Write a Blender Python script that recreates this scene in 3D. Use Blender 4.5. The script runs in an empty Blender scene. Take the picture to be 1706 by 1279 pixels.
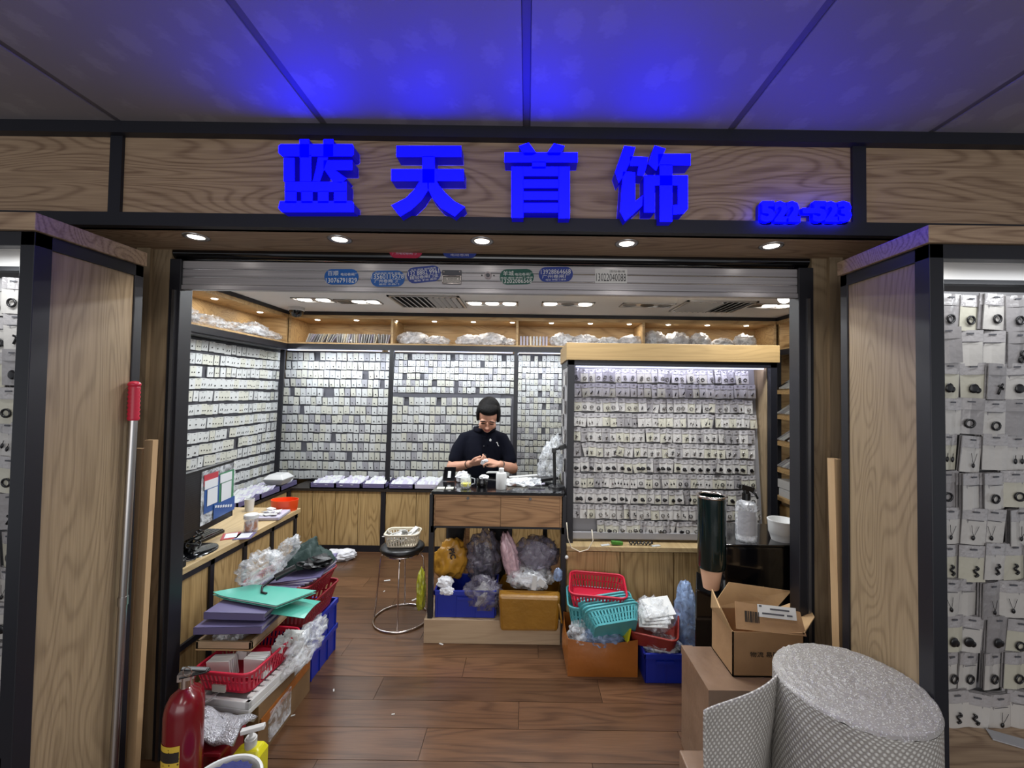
import bpy, bmesh, math, random
from mathutils import Vector, Matrix, Euler, noise
random.seed(11)
sc = bpy.context.scene
COL = sc.collection
PI = math.pi
def lin(c):
    return tuple(((x/255)/12.92 if x/255 <= .04045 else ((x/255+.055)/1.055)**2.4) for x in c)

# ------------------------------------------------------------------ camera
EYE = Vector((0, 0, 1.62)); F = 700.0; CX, CY = 878.0, 633.7
pitch, roll = math.radians(1.5), .014
cf = Vector((0, math.cos(pitch), math.sin(pitch)))
u0 = Vector((0, -math.sin(pitch), math.cos(pitch))); r0 = Vector((1, 0, 0))
cr = r0*math.cos(roll) + u0*math.sin(roll)
cu = u0*math.cos(roll) - r0*math.sin(roll)
cam = bpy.data.cameras.new('camera'); camo = bpy.data.objects.new('camera', cam); COL.objects.link(camo)
camo.matrix_world = Matrix(((cr.x, cu.x, -cf.x, EYE.x), (cr.y, cu.y, -cf.y, EYE.y), (cr.z, cu.z, -cf.z, EYE.z), (0, 0, 0, 1)))
cam.sensor_width = 36; cam.lens = F/1706*36
cam.shift_x = -(CX-853)/1706; cam.shift_y = -(639.5-CY)/1706
cam.clip_start = .02
sc.camera = camo
def P(px, py, X=None, Y=None, Z=None):
    """the point of the plane X=, Y= or Z= seen at picture position px, py"""
    d = cf*F + cr*(px-CX) - cu*(py-CY)
    if Y is not None: t = (Y-EYE.y)/d.y
    elif X is not None: t = (X-EYE.x)/d.x
    else: t = (Z-EYE.z)/d.z
    return EYE + d*t

# ------------------------------------------------------------------ light
w = bpy.data.worlds.new('world'); sc.world = w; w.use_nodes = True
w.node_tree.nodes['Background'].inputs[0].default_value = (.72, .76, .82, 1)
w.node_tree.nodes['Background'].inputs[1].default_value = .62
sc.view_settings.view_transform = 'Standard'; sc.view_settings.look = 'None'
sc.view_settings.gamma = 1; sc.view_settings.use_curve_mapping = False
sc.view_settings.exposure = 0.0
sc.cycles.max_bounces = 6; sc.cycles.transparent_max_bounces = 12
sc.cycles.sample_clamp_indirect = 4
def area(name, loc, size, power, col=(1, 1, 1), rot=(0, 0, 0), sy=None, spread=None):
    l = bpy.data.lights.new(name, 'AREA'); l.energy = power; l.color = col; l.size = size
    if sy: l.shape = 'RECTANGLE'; l.size_y = sy
    if spread: l.spread = spread
    o = bpy.data.objects.new(name, l); COL.objects.link(o); o.location = loc; o.rotation_euler = rot
    return o
WARM = (1, .93, .82); COOL = (.93, .97, 1); LED = (.84, .9, 1)
area('corridor_lamp', (-.8, -1.0, 2.58), .5, 13, (1, .97, .93), sy=1.2)
area('corridor_lamp', (.9, -1.0, 2.58), .5, 13, (1, .97, .93), sy=1.2)
area('corridor_fill_light', (0, -2.6, 1.25), 4.0, 44, (1, .97, .95), rot=(PI/2, 0, 0), sy=1.8)  # added fill light behind the camera, brightens fascia and corridor ceiling; no shop modelled there
for x in (-1.5, -.6, .3, 1.4):
    area('shop_lamp', (x, 2.5 if x > 0 else 2.9, 2.405), .5, 19, COOL, sy=.14)
area('shop_lamp', (-1.9, 3.7, 2.405), .5, 12, COOL, sy=.14)
area('shop_lamp', (.3, 3.75, 2.405), .9, 10, COOL, sy=.14)
# LED strips over each wall display
area('display_strip', (-1.98, 4.40, 2.02), 1.05, 6.5, LED, rot=(math.radians(25), 0, 0), sy=.03)
area('display_strip', (-.77, 4.40, 2.02), 1.25, 7, LED, rot=(math.radians(25), 0, 0), sy=.03)
area('display_strip', (.2, 4.40, 2.02), .6, 3.5, LED, rot=(math.radians(25), 0, 0), sy=.03)
area('display_strip', (-2.44, 3.4, 2.04), .03, 8, LED, rot=(0, math.radians(-25), 0), sy=1.9)
area('display_strip', (.98, 2.86, 1.83), 1.25, 2.6, (.72, .74, 1), rot=(math.radians(28), 0, 0), sy=.02)
area('display_strip', (1.62, 1.32, 2.02), .5, 1.3, COOL, rot=(math.radians(20), 0, 0), sy=.03)
area('display_strip', (-1.75, 1.32, 2.02), .35, 1.3, COOL, rot=(math.radians(20), 0, 0), sy=.03)

# ------------------------------------------------------------------ materials
def newmat(name):
    m = bpy.data.materials.new(name); m.use_nodes = True
    nt = m.node_tree; return m, nt, nt.nodes['Principled BSDF']
def N(nt, t, **k):
    n = nt.nodes.new(t)
    for a, b in k.items(): setattr(n, a, b)
    return n
def solid(name, rgb, rough=.5, metal=0, spec=.5, bump=0, bscale=60, var=0, coat=0, alpha=1):
    m, nt, b = newmat(name); c = lin(rgb)
    b.inputs['Base Color'].default_value = (*c, 1); b.inputs['Roughness'].default_value = rough
    b.inputs['Metallic'].default_value = metal; b.inputs['Specular IOR Level'].default_value = spec
    b.inputs['Coat Weight'].default_value = coat; b.inputs['Coat Roughness'].default_value = .15
    tc = N(nt, 'ShaderNodeTexCoord'); no = N(nt, 'ShaderNodeTexNoise'); no.inputs['Scale'].default_value = bscale
    nt.links.new(tc.outputs['Object'], no.inputs['Vector'])
    if var:
        hs = N(nt, 'ShaderNodeHueSaturation'); hs.inputs['Color'].default_value = (*c, 1)
        mr = N(nt, 'ShaderNodeMapRange'); mr.inputs['To Min'].default_value = 1-var; mr.inputs['To Max'].default_value = 1+var
        n2 = N(nt, 'ShaderNodeTexNoise'); n2.inputs['Scale'].default_value = 6; n2.inputs['Detail'].default_value = 5
        nt.links.new(tc.outputs['Object'], n2.inputs['Vector'])
        nt.links.new(n2.outputs[0], mr.inputs['Value']); nt.links.new(mr.outputs[0], hs.inputs['Value'])
        nt.links.new(hs.outputs[0], b.inputs['Base Color'])
    if bump:
        bp = N(nt, 'ShaderNodeBump'); bp.inputs['Strength'].default_value = bump; bp.inputs['Distance'].default_value = .01
        nt.links.new(no.outputs[0], bp.inputs['Height']); nt.links.new(bp.outputs[0], b.inputs['Normal'])
    return m
def emit(name, rgb, strength):
    m, nt, b = newmat(name)
    b.inputs['Base Color'].default_value = (0, 0, 0, 1)
    b.inputs['Emission Color'].default_value = (*lin(rgb), 1); b.inputs['Emission Strength'].default_value = strength
    return m
def wood(name, light, dark, axis='Z', rings=9, scale=1.0, rough=.5, contrast=1, stretch=6, rnd=True):
    """ash veneer: contour lines of a stretched noise give the cathedral figure"""
    m, nt, b = newmat(name); L = nt.links
    tc = N(nt, 'ShaderNodeTexCoord'); mp = N(nt, 'ShaderNodeMapping'); oi = N(nt, 'ShaderNodeObjectInfo')
    s = [2.6*scale]*3; s['XYZ'.index(axis)] = 2.6*scale/stretch
    mp.inputs['Scale'].default_value = s
    add = N(nt, 'ShaderNodeVectorMath', operation='ADD'); mul = N(nt, 'ShaderNodeMath', operation='MULTIPLY'); mul.inputs[1].default_value = 37 if rnd else 0
    L.new(oi.outputs['Random'], mul.inputs[0])
    L.new(tc.outputs['Object'], add.inputs[0]); L.new(mul.outputs[0], add.inputs[1]); L.new(add.outputs[0], mp.inputs[0])
    n1 = N(nt, 'ShaderNodeTexNoise'); n1.inputs['Scale'].default_value = 1.9; n1.inputs['Detail'].default_value = 1.0; n1.inputs['Distortion'].default_value = .5
    L.new(mp.outputs[0], n1.inputs['Vector'])
    m1 = N(nt, 'ShaderNodeMath', operation='MULTIPLY'); m1.inputs[1].default_value = rings*5.0*PI; L.new(n1.outputs[0], m1.inputs[0])
    sn = N(nt, 'ShaderNodeMath', operation='SINE'); L.new(m1.outputs[0], sn.inputs[0])
    mp2 = N(nt, 'ShaderNodeMapping'); s2 = [150*scale]*3; s2['XYZ'.index(axis)] = 5*scale; mp2.inputs['Scale'].default_value = s2
    L.new(add.outputs[0], mp2.inputs[0])
    n2 = N(nt, 'ShaderNodeTexNoise'); n2.inputs['Scale'].default_value = 1; n2.inputs['Detail'].default_value = 3; L.new(mp2.outputs[0], n2.inputs['Vector'])
    r = N(nt, 'ShaderNodeMapRange'); r.inputs['From Min'].default_value = -1; r.inputs['To Max'].default_value = .78*contrast**.33
    L.new(sn.outputs[0], r.inputs['Value'])
    pw = N(nt, 'ShaderNodeMath', operation='POWER'); pw.inputs[1].default_value = 3.0; L.new(r.outputs[0], pw.inputs[0])
    r2 = N(nt, 'ShaderNodeMapRange'); r2.inputs['From Min'].default_value = .35; r2.inputs['From Max'].default_value = .75; r2.inputs['To Max'].default_value = .5*contrast
    L.new(n2.outputs[0], r2.inputs['Value'])
    ad = N(nt, 'ShaderNodeMath', operation='ADD', use_clamp=True); L.new(pw.outputs[0], ad.inputs[0]); L.new(r2.outputs[0], ad.inputs[1])
    mx = N(nt, 'ShaderNodeMixRGB'); mx.inputs[1].default_value = (*lin(light), 1); mx.inputs[2].default_value = (*lin(dark), 1)
    L.new(ad.outputs[0], mx.inputs[0]); L.new(mx.outputs[0], b.inputs['Base Color'])
    b.inputs['Roughness'].default_value = rough
    bp = N(nt, 'ShaderNodeBump'); bp.inputs['Strength'].default_value = .12; bp.inputs['Distance'].default_value = .002
    L.new(n2.outputs[0], bp.inputs['Height']); L.new(bp.outputs[0], b.inputs['Normal'])
    return m
def plastic_film(name, rgb=(235, 238, 242), opac=.42, rough=.22):
    m, nt, b = newmat(name); L = nt.links
    b.inputs['Base Color'].default_value = (*lin(rgb), 1); b.inputs['Roughness'].default_value = rough
    b.inputs['Specular IOR Level'].default_value = .8
    tc = N(nt, 'ShaderNodeTexCoord'); no = N(nt, 'ShaderNodeTexNoise'); no.inputs['Scale'].default_value = 16; no.inputs['Detail'].default_value = 2.5; no.inputs['Distortion'].default_value = 1.6
    L.new(tc.outputs['Object'], no.inputs['Vector'])
    bp = N(nt, 'ShaderNodeBump'); bp.inputs['Strength'].default_value = .6; bp.inputs['Distance'].default_value = .012
    L.new(no.outputs[0], bp.inputs['Height']); L.new(bp.outputs[0], b.inputs['Normal'])
    mr = N(nt, 'ShaderNodeMapRange'); mr.inputs['From Min'].default_value = .38; mr.inputs['From Max'].default_value = .66
    mr.inputs['To Min'].default_value = max(0, opac-.2); mr.inputs['To Max'].default_value = min(1, opac+.35)
    L.new(no.outputs[0], mr.inputs['Value']); L.new(mr.outputs[0], b.inputs['Alpha'])
    return m
def cardboard(name, rgb, rough=.75, tape=None):
    m, nt, b = newmat(name); L = nt.links
    tc = N(nt, 'ShaderNodeTexCoord'); no = N(nt, 'ShaderNodeTexNoise'); no.inputs['Scale'].default_value = 9; no.inputs['Detail'].default_value = 6
    L.new(tc.outputs['Object'], no.inputs['Vector'])
    mx = N(nt, 'ShaderNodeMixRGB'); c = lin(rgb)
    mx.inputs[1].default_value = (c[0]*.72, c[1]*.7, c[2]*.68, 1); mx.inputs[2].default_value = (min(1, c[0]*1.15), min(1, c[1]*1.15), min(1, c[2]*1.15), 1)
    L.new(no.outputs[0], mx.inputs[0]); L.new(mx.outputs[0], b.inputs['Base Color']); b.inputs['Roughness'].default_value = rough
    if tape: b.inputs['Coat Weight'].default_value = tape; b.inputs['Coat Roughness'].default_value = .25
    n3 = N(nt, 'ShaderNodeTexNoise'); n3.inputs['Scale'].default_value = 14; n3.inputs['Detail'].default_value = 3; L.new(tc.outputs['Object'], n3.inputs['Vector'])
    bp = N(nt, 'ShaderNodeBump'); bp.inputs['Strength'].default_value = .5 if tape else .25; bp.inputs['Distance'].default_value = .012
    L.new(n3.outputs[0], bp.inputs['Height']); L.new(bp.outputs[0], b.inputs['Normal'])
    return m
M = {}
WL, WD = (158, 137, 107), (108, 89, 66)
M['wood_v'] = wood('ash_veneer_upright', WL, WD, 'Z', contrast=.75)
M['wood_h'] = wood('ash_veneer_lying', (172, 146, 118), (112, 86, 66), 'X')
M['wood_y'] = wood('ash_veneer_depth', WL, WD, 'Y')
M['wood_door'] = wood('oak_door_veneer', (186, 156, 106), (126, 98, 58), 'Z', rings=7)
M['wood_box'] = wood('oak_box_veneer', (196, 164, 116), (150, 116, 74), 'X', rings=6)
M['wood_rack'] = wood('oak_rack_veneer', (150, 124, 82), (116, 92, 56), 'X', rings=4, contrast=.6)
M['wood_top'] = wood('oak_counter_veneer', (186, 162, 120), (140, 114, 76), 'Y', rings=4, contrast=.6, rough=.38)
M['wood_desk'] = wood('oak_desk_veneer', (172, 132, 92), (112, 78, 48), 'X', rings=8)
M['raw_plank'] = wood('raw_timber', (192, 160, 120), (160, 124, 86), 'Z', rings=3, contrast=.5)
M['pale_board'] = wood('pale_board', (184, 160, 130), (150, 124, 96), 'X', rings=4, contrast=.5)
M['black'] = solid('black_metal', (26, 26, 32), .42)
M['black_trim'] = solid('black_paint', (24, 25, 34), .5)
M['black_gloss'] = solid('black_gloss', (8, 8, 11), .08, coat=.6)
M['black_plastic'] = solid('black_plastic', (16, 16, 18), .35)
M['plinth'] = solid('dark_plinth', (36, 30, 26), .5)
M['white_wall'] = solid('white_paint', (205, 205, 205), .8)
M['ceil_shop'] = solid('white_ceiling_paint', (240, 238, 236), .7)
M['slat_dark'] = solid('display_backing', (74, 74, 80), .6)
M['slat_grey'] = solid('slatwall_grey', (150, 148, 150), .5)
M['chrome'] = solid('chrome', (210, 200, 195), .12, 1)
M['alu'] = solid('aluminium', (185, 183, 182), .3, 1)
M['lampface'] = emit('lamp_face', (255, 250, 240), 9)
M['blue_glow'] = emit('blue_letter_face', (0, 0, 255), 22)
M['blue_side'] = emit('blue_letter_return', (4, 0, 150), .9)
M['led_face'] = emit('led_strip_face', (214, 222, 255), 2.2)
def brushed():
    m, nt, b = newmat('brushed_shutter_steel'); L = nt.links
    b.inputs['Metallic'].default_value = .35; b.inputs['Roughness'].default_value = .34
    tc = N(nt, 'ShaderNodeTexCoord'); mp = N(nt, 'ShaderNodeMapping'); mp.inputs['Scale'].default_value = (1.5, 40, 300)
    n = N(nt, 'ShaderNodeTexNoise'); n.inputs['Scale'].default_value = 1; n.inputs['Detail'].default_value = 3
    r = N(nt, 'ShaderNodeValToRGB'); r.color_ramp.elements[0].position = .35; r.color_ramp.elements[0].color = (*lin((150, 146, 148)), 1)
    r.color_ramp.elements[1].position = .7; r.color_ramp.elements[1].color = (*lin((176, 172, 174)), 1)
    L.new(tc.outputs['Object'], mp.inputs[0]); L.new(mp.outputs[0], n.inputs['Vector']); L.new(n.outputs[0], r.inputs[0]); L.new(r.outputs[0], b.inputs['Base Color'])
    return m
M['steel'] = brushed()
def ceilingmat():
    m, nt, b = newmat('printed_ceiling_panel'); L = nt.links
    tc = N(nt, 'ShaderNodeTexCoord'); mp = N(nt, 'ShaderNodeMapping'); mp.inputs['Scale'].default_value = (9, 6.5, 9); mp.inputs['Rotation'].default_value = (0, 0, .3)
    v = N(nt, 'ShaderNodeTexVoronoi'); v.inputs['Scale'].default_value = 1; v.inputs['Randomness'].default_value = .35
    L.new(tc.outputs['Object'], mp.inputs[0]); L.new(mp.outputs[0], v.inputs['Vector'])
    r = N(nt, 'ShaderNodeValToRGB'); r.color_ramp.elements[0].position = .3; r.color_ramp.elements[0].color = (*lin((172, 164, 166)), 1)
    r.color_ramp.elements[1].position = .42; r.color_ramp.elements[1].color = (*lin((160, 152, 155)), 1)
    n = N(nt, 'ShaderNodeTexNoise'); n.inputs['Scale'].default_value = 60; n.inputs['Detail'].default_value = 4; L.new(tc.outputs['Object'], n.inputs['Vector'])
    n2 = N(nt, 'ShaderNodeTexNoise'); n2.inputs['Scale'].default_value = 1.2; L.new(tc.outputs['Object'], n2.inputs['Vector'])
    ad = N(nt, 'ShaderNodeMath', operation='ADD'); L.new(v.outputs['Distance'], ad.inputs[0])
    sc_ = N(nt, 'ShaderNodeMath', operation='MULTIPLY_ADD'); sc_.inputs[1].default_value = .35; sc_.inputs[2].default_value = -.17; L.new(n.outputs[0], sc_.inputs[0])
    L.new(sc_.outputs[0], ad.inputs[1]); L.new(ad.outputs[0], r.inputs[0])
    mx = N(nt, 'ShaderNodeMixRGB', blend_type='MULTIPLY'); mx.inputs[0].default_value = .45; L.new(r.outputs[0], mx.inputs[1]); L.new(n2.outputs[0], mx.inputs[2])
    L.new(mx.outputs[0], b.inputs['Base Color']); b.inputs['Roughness'].default_value = .6
    return m
M['ceil'] = ceilingmat()
M['ceil_seam'] = solid('ceiling_seam_strip', (96, 90, 96), .5)
def floormat():
    m = wood('laminate_plank', (100, 70, 48), (60, 39, 26), 'X', rings=3, scale=1.5, rough=.3, contrast=.9, stretch=9)
    nt = m.node_tree; b = nt.nodes['Principled BSDF']; L = nt.links
    src = b.inputs['Base Color'].links[0].from_socket
    oi = N(nt, 'ShaderNodeObjectInfo'); mr = N(nt, 'ShaderNodeMapRange'); mr.inputs['To Min'].default_value = .72; mr.inputs['To Max'].default_value = 1.2
    hs = N(nt, 'ShaderNodeHueSaturation'); L.new(oi.outputs['Random'], mr.inputs['Value']); L.new(mr.outputs[0], hs.inputs['Value']); L.new(src, hs.inputs['Color'])
    L.new(hs.outputs[0], b.inputs['Base Color']); b.inputs['Coat Weight'].default_value = .25; b.inputs['Coat Roughness'].default_value = .2
    return m
M['floor'] = floormat()
M['film'] = plastic_film('clear_film', opac=.3)
M['film_dense'] = plastic_film('cloudy_film', (225, 224, 226), .68)
M['film_blue'] = plastic_film('bluish_film', (150, 175, 215), .55)
M['film_grey'] = plastic_film('smoky_film', (120, 115, 130), .5)
M['film_pink'] = plastic_film('pink_film', (226, 190, 200), .8)
M['film_yellow'] = plastic_film('yellow_green_film', (170, 170, 40), .85)
M['paperwhite'] = solid('white_card', (208, 208, 205), .45, coat=.3)
M['card_a'] = solid('card_white', (198, 200, 198), .32, bump=.15, bscale=35, coat=.5)
M['card_b'] = solid('card_cream', (196, 196, 184), .32, bump=.15, bscale=35, coat=.5)
M['card_c'] = solid('card_grey', (160, 160, 164), .28, bump=.3, bscale=35, coat=.6)
M['poly'] = solid('polybag_header', (172, 170, 172), .2, bump=.5, bscale=45, coat=.7)
M['ink'] = solid('black_jewellery', (22, 20, 22), .3)
M['silver'] = solid('silver_jewellery', (120, 116, 112), .25, .8)
M['red'] = solid('red_plastic', (190, 34, 60), .35)
M['red_dark'] = solid('dark_red_plastic', (134, 24, 38), .38)
M['brick_red'] = solid('brick_red_plastic', (140, 44, 34), .4)
M['ext_red'] = solid('extinguisher_red', (108, 10, 22), .22, coat=.5)
M['teal'] = solid('teal_plastic', (84, 166, 172), .35)
M['teal_folder'] = solid('teal_folder', (84, 172, 154), .3)
M['blue'] = solid('blue_crate_plastic', (22, 42, 150), .35)
M['orange'] = solid('orange_plastic', (232, 78, 30), .3)
M['lilac'] = solid('lilac_card', (98, 92, 128), .4)
M['lilac_pale'] = solid('pale_lilac_card', (178, 173, 190), .45)
M['white'] = solid('white_plastic', (206, 206, 204), .3)
M['cream'] = solid('cream_plastic', (222, 212, 190), .4)
M['carton'] = cardboard('corrugated_cardboard', (166, 130, 92))
M['carton_in'] = cardboard('cardboard_inside', (190, 156, 112))
M['carton_brown'] = cardboard('old_cardboard', (122, 94, 62))
M['carton_orange'] = cardboard('taped_cardboard', (158, 92, 32), .4, .5)
M['carton_tape'] = cardboard('tape_wrapped_cardboard', (138, 112, 92), .35, .7)
M['tan_bag'] = solid('tan_plastic_bag', (190, 138, 48), .35, bump=.6, bscale=18)
M['tote'] = solid('yellow_tote_fabric', (150, 106, 30), .4, bump=.4, bscale=30, var=.25, coat=.4)
M['greencloth'] = solid('dark_green_cloth', (18, 44, 40), .7, bump=.3)
M['tissue'] = solid('white_tissue', (222, 222, 226), .6, bump=.6, bscale=40)
M['yellow'] = solid('yellow_soap', (214, 205, 36), .25, coat=.4)
M['glitter'] = solid('silver_glitter_cloth', (190, 190, 196), .32, .5, bump=1, bscale=160)
M['green_tube'] = solid('dark_green_gloss', (4, 26, 26), .12, coat=.5)
M['peach'] = solid('peach_paper_cup', (222, 176, 144), .6)
M['skin'] = solid('skin', (186, 136, 112), .55, var=.05)
M['hair'] = solid('dark_hair', (9, 7, 7), .6, spec=.15, bump=.4, bscale=120)
M['navy'] = solid('navy_pique', (7, 9, 22), .9, spec=.15, bump=.2, bscale=200)
M['trouser'] = solid('dark_trousers', (14, 14, 18), .8)
M['lips'] = solid('lip', (150, 80, 76), .5)
M['screen'] = None
def screenmat():
    m, nt, b = newmat('dark_ribbed_screen'); L = nt.links
    tc = N(nt, 'ShaderNodeTexCoord'); wv = N(nt, 'ShaderNodeTexWave', bands_direction='Z'); wv.inputs['Scale'].default_value = 28; wv.inputs['Distortion'].default_value = .6
    L.new(tc.outputs['Object'], wv.inputs['Vector'])
    r = N(nt, 'ShaderNodeValToRGB'); r.color_ramp.elements[0].color = (*lin((12, 12, 15)), 1); r.color_ramp.elements[1].color = (*lin((34, 34, 38)), 1)
    L.new(wv.outputs[0], r.inputs[0]); L.new(r.outputs[0], b.inputs['Base Color']); b.inputs['Roughness'].default_value = .3
    return m
M['screen'] = screenmat()
def bubblemat(name, top=False):
    m, nt, b = newmat(name); L = nt.links
    b.inputs['Base Color'].default_value = (*lin((205, 204, 200)), 1); b.inputs['Roughness'].default_value = .38
    b.inputs['Specular IOR Level'].default_value = .8
    tc = N(nt, 'ShaderNodeTexCoord')
    v = N(nt, 'ShaderNodeTexVoronoi'); v.inputs['Scale'].default_value = 1
    mp = N(nt, 'ShaderNodeMapping')
    if top: mp.inputs['Scale'].default_value = (160, 160, 160); v.inputs['Randomness'].default_value = 1; L.new(tc.outputs['Object'], mp.inputs[0])
    else:
        v.voronoi_dimensions = '2D'; v.inputs['Randomness'].default_value = .08
        mp.inputs['Scale'].default_value = (78, 78, 78); mp.inputs['Rotation'].default_value = (0, 0, .55); L.new(tc.outputs['UV'], mp.inputs[0])
    L.new(mp.outputs[0], v.inputs['Vector'])
    n = N(nt, 'ShaderNodeTexNoise'); n.inputs['Scale'].default_value = 9; n.inputs['Detail'].default_value = 3; L.new(tc.outputs['Object'], n.inputs['Vector'])
    sm = N(nt, 'ShaderNodeMapRange'); sm.inputs['From Min'].default_value = .15; sm.inputs['From Max'].default_value = .5; sm.inputs['To Min'].default_value = 1; sm.inputs['To Max'].default_value = 0
    sm.interpolation_type = 'SMOOTHSTEP'; L.new(v.outputs['Distance'], sm.inputs['Value'])
    bp = N(nt, 'ShaderNodeBump'); bp.inputs['Strength'].default_value = .55; bp.inputs['Distance'].default_value = .004
    L.new(sm.outputs[0], bp.inputs['Height'])
    b2 = N(nt, 'ShaderNodeBump'); b2.inputs['Strength'].default_value = .5; b2.inputs['Distance'].default_value = .02
    L.new(n.outputs[0], b2.inputs['Height']); L.new(bp.outputs[0], b2.inputs['Normal']); L.new(b2.outputs[0], b.inputs['Normal'])
    r = N(nt, 'ShaderNodeValToRGB'); r.color_ramp.elements[0].color = (*lin((146, 141, 136)), 1); r.color_ramp.elements[1].color = (*lin((200, 198, 192)), 1)
    L.new(sm.outputs[0], r.inputs[0]); L.new(r.outputs[0], b.inputs['Base Color'])
    b.inputs['Alpha'].default_value = 1
    return m
M['bubble'] = bubblemat('bubble_film'); M['bubble_top'] = bubblemat('bubble_film_edges', True)
def extlabel():
    m, nt, b = newmat('extinguisher_label'); L = nt.links
    tc = N(nt, 'ShaderNodeTexCoord'); v = N(nt, 'ShaderNodeTexVoronoi'); v.inputs['Scale'].default_value = 70; L.new(tc.outputs['Object'], v.inputs['Vector'])
    r = N(nt, 'ShaderNodeValToRGB'); r.color_ramp.elements[0].position = .18; r.color_ramp.elements[0].color = (*lin((90, 60, 20)), 1)
    r.color_ramp.elements[1].position = .25; r.color_ramp.elements[1].color = (*lin((205, 172, 60)), 1)
    L.new(v.outputs['Distance'], r.inputs[0]); L.new(r.outputs[0], b.inputs['Base Color']); b.inputs['Roughness'].default_value = .4
    return m
M['ext_label'] = extlabel()

# ------------------------------------------------------------------ mesh building
class MB:
    def __init__(s): s.v = []; s.f = []; s.m = []; s.uv = None; s.mi = 0
    def add(s, vs, fs):
        o = len(s.v); s.v += [Vector(p) for p in vs]; s.f += [tuple(i+o for i in f) for f in fs]; s.m += [s.mi]*len(fs); return s
    def box(s, a, b):
        x0, y0, z0 = a; x1, y1, z1 = b
        return s.add([(x0, y0, z0), (x1, y0, z0), (x1, y1, z0), (x0, y1, z0), (x0, y0, z1), (x1, y0, z1), (x1, y1, z1), (x0, y1, z1)],
                     [(3, 2, 1, 0), (4, 5, 6, 7), (0, 1, 5, 4), (1, 2, 6, 5), (2, 3, 7, 6), (3, 0, 4, 7)])
    def boxr(s, c, size, rot):
        k = MB().box([-x/2 for x in size], [x/2 for x in size]); R = Euler(rot).to_matrix()
        return s.add([R @ p + Vector(c) for p in k.v], k.f)
    def prism(s, poly, fn, d0, d1):
        """poly in two coordinates, fn(a,b,d) -> point"""
        n = len(poly); vs = [fn(a, b, d0) for a, b in poly] + [fn(a, b, d1) for a, b in poly]
        return s.add(vs, [tuple(range(n)), tuple(range(2*n-1, n-1, -1))] + [((i+1) % n, i, i+n, (i+1) % n+n) for i in range(n)])
    def cyl(s, p0, p1, r0, r1=None, n=16, caps=True):
        r1 = r0 if r1 is None else r1; p0 = Vector(p0); p1 = Vector(p1)
        return s.tube([p0, p1], [r0, r1], n, caps)
    def tube(s, pts, rad, n=8, caps=True, closed=False):
        pts = [Vector(p) for p in pts]; k = len(pts)
        if not hasattr(rad, '__len__'): rad = [rad]*k
        vs = []; prev = None
        for i in range(k):
            a = pts[(i-1) % k] if (closed or i > 0) else pts[i]; b = pts[(i+1) % k] if (closed or i < k-1) else pts[i]
            t = (b-a).normalized()
            if prev is None:
                ref = Vector((0, 0, 1)) if abs(t.z) < .9 else Vector((1, 0, 0)); u = t.cross(ref).normalized()
            else: u = (prev - t*prev.dot(t)).normalized()
            prev = u; w_ = t.cross(u)
            vs += [pts[i] + (u*math.cos(2*PI*j/n) + w_*math.sin(2*PI*j/n))*rad[i] for j in range(n)]
        fs = []
        for i in range(k if closed else k-1):
            a, b = i*n, ((i+1) % k)*n
            fs += [(a+j, a+(j+1) % n, b+(j+1) % n, b+j) for j in range(n)]
        if caps and not closed: fs += [tuple(range(n-1, -1, -1)), tuple(range((k-1)*n, k*n))]
        return s.add(vs, fs)
    def lathe(s, prof, c, n=24, sx=1, sy=1):
        c = Vector(c); vs = []; fs = []
        for r, z in prof:
            vs += [c + Vector((max(r, 1e-4)*sx*math.cos(2*PI*j/n), max(r, 1e-4)*sy*math.sin(2*PI*j/n), z)) for j in range(n)]
        for i in range(len(prof)-1):
            fs += [(i*n+j, i*n+(j+1) % n, (i+1)*n+(j+1) % n, (i+1)*n+j) for j in range(n)]
        return s.add(vs, fs)
    def ell(s, c, r, n=14, k=9, rot=None):
        prof = [(math.sin(PI*i/k), -math.cos(PI*i/k)) for i in range(k+1)]
        q = MB().lathe(prof, (0, 0, 0), n); R = Euler(rot).to_matrix() if rot else Matrix.Identity(3)
        return s.add([R @ Vector((p.x*r[0], p.y*r[1], p.z*r[2])) + Vector(c) for p in q.v], q.f)
    def grid(s, fn, nu, nv, closed=False):
        vs = [fn(i/nu, j/nv) for j in range(nv+1) for i in range(nu+1)]
        return s.add(vs, [(j*(nu+1)+i, j*(nu+1)+i+1, (j+1)*(nu+1)+i+1, (j+1)*(nu+1)+i) for j in range(nv) for i in range(nu)])
    def xf(s, m): s.v = [m @ p for p in s.v]; return s
    def mesh(s, name, mats):
        me = bpy.data.meshes.new(name); me.from_pydata([tuple(p) for p in s.v], [], s.f)
        for m in (mats if isinstance(mats, (list, tuple)) else [mats]): me.materials.append(m)
        if any(s.m):
            for p, i in zip(me.polygons, s.m): p.material_index = i
        if s.uv:
            ul = me.uv_layers.new(name='UVMap')
            for l in me.loops: ul.data[l.index].uv = s.uv[l.vertex_index]
        me.update(); return me
def thing(name, label, cat, loc=(0, 0, 0), group=None):
    o = bpy.data.objects.new(name, None); COL.objects.link(o); o.location = loc; o.empty_display_size = .05
    o['label'] = label; o['category'] = cat
    if group: o['group'] = group
    return o
def tag(o, label=None, cat=None, group=None, kind=None):
    for k, v in (('label', label), ('category', cat), ('group', group), ('kind', kind)):
        if v: o[k] = v
    return o
def absloc(o):
    p = Vector((0, 0, 0))
    while o is not None: p += Vector(o.location); o = o.parent
    return p
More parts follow.
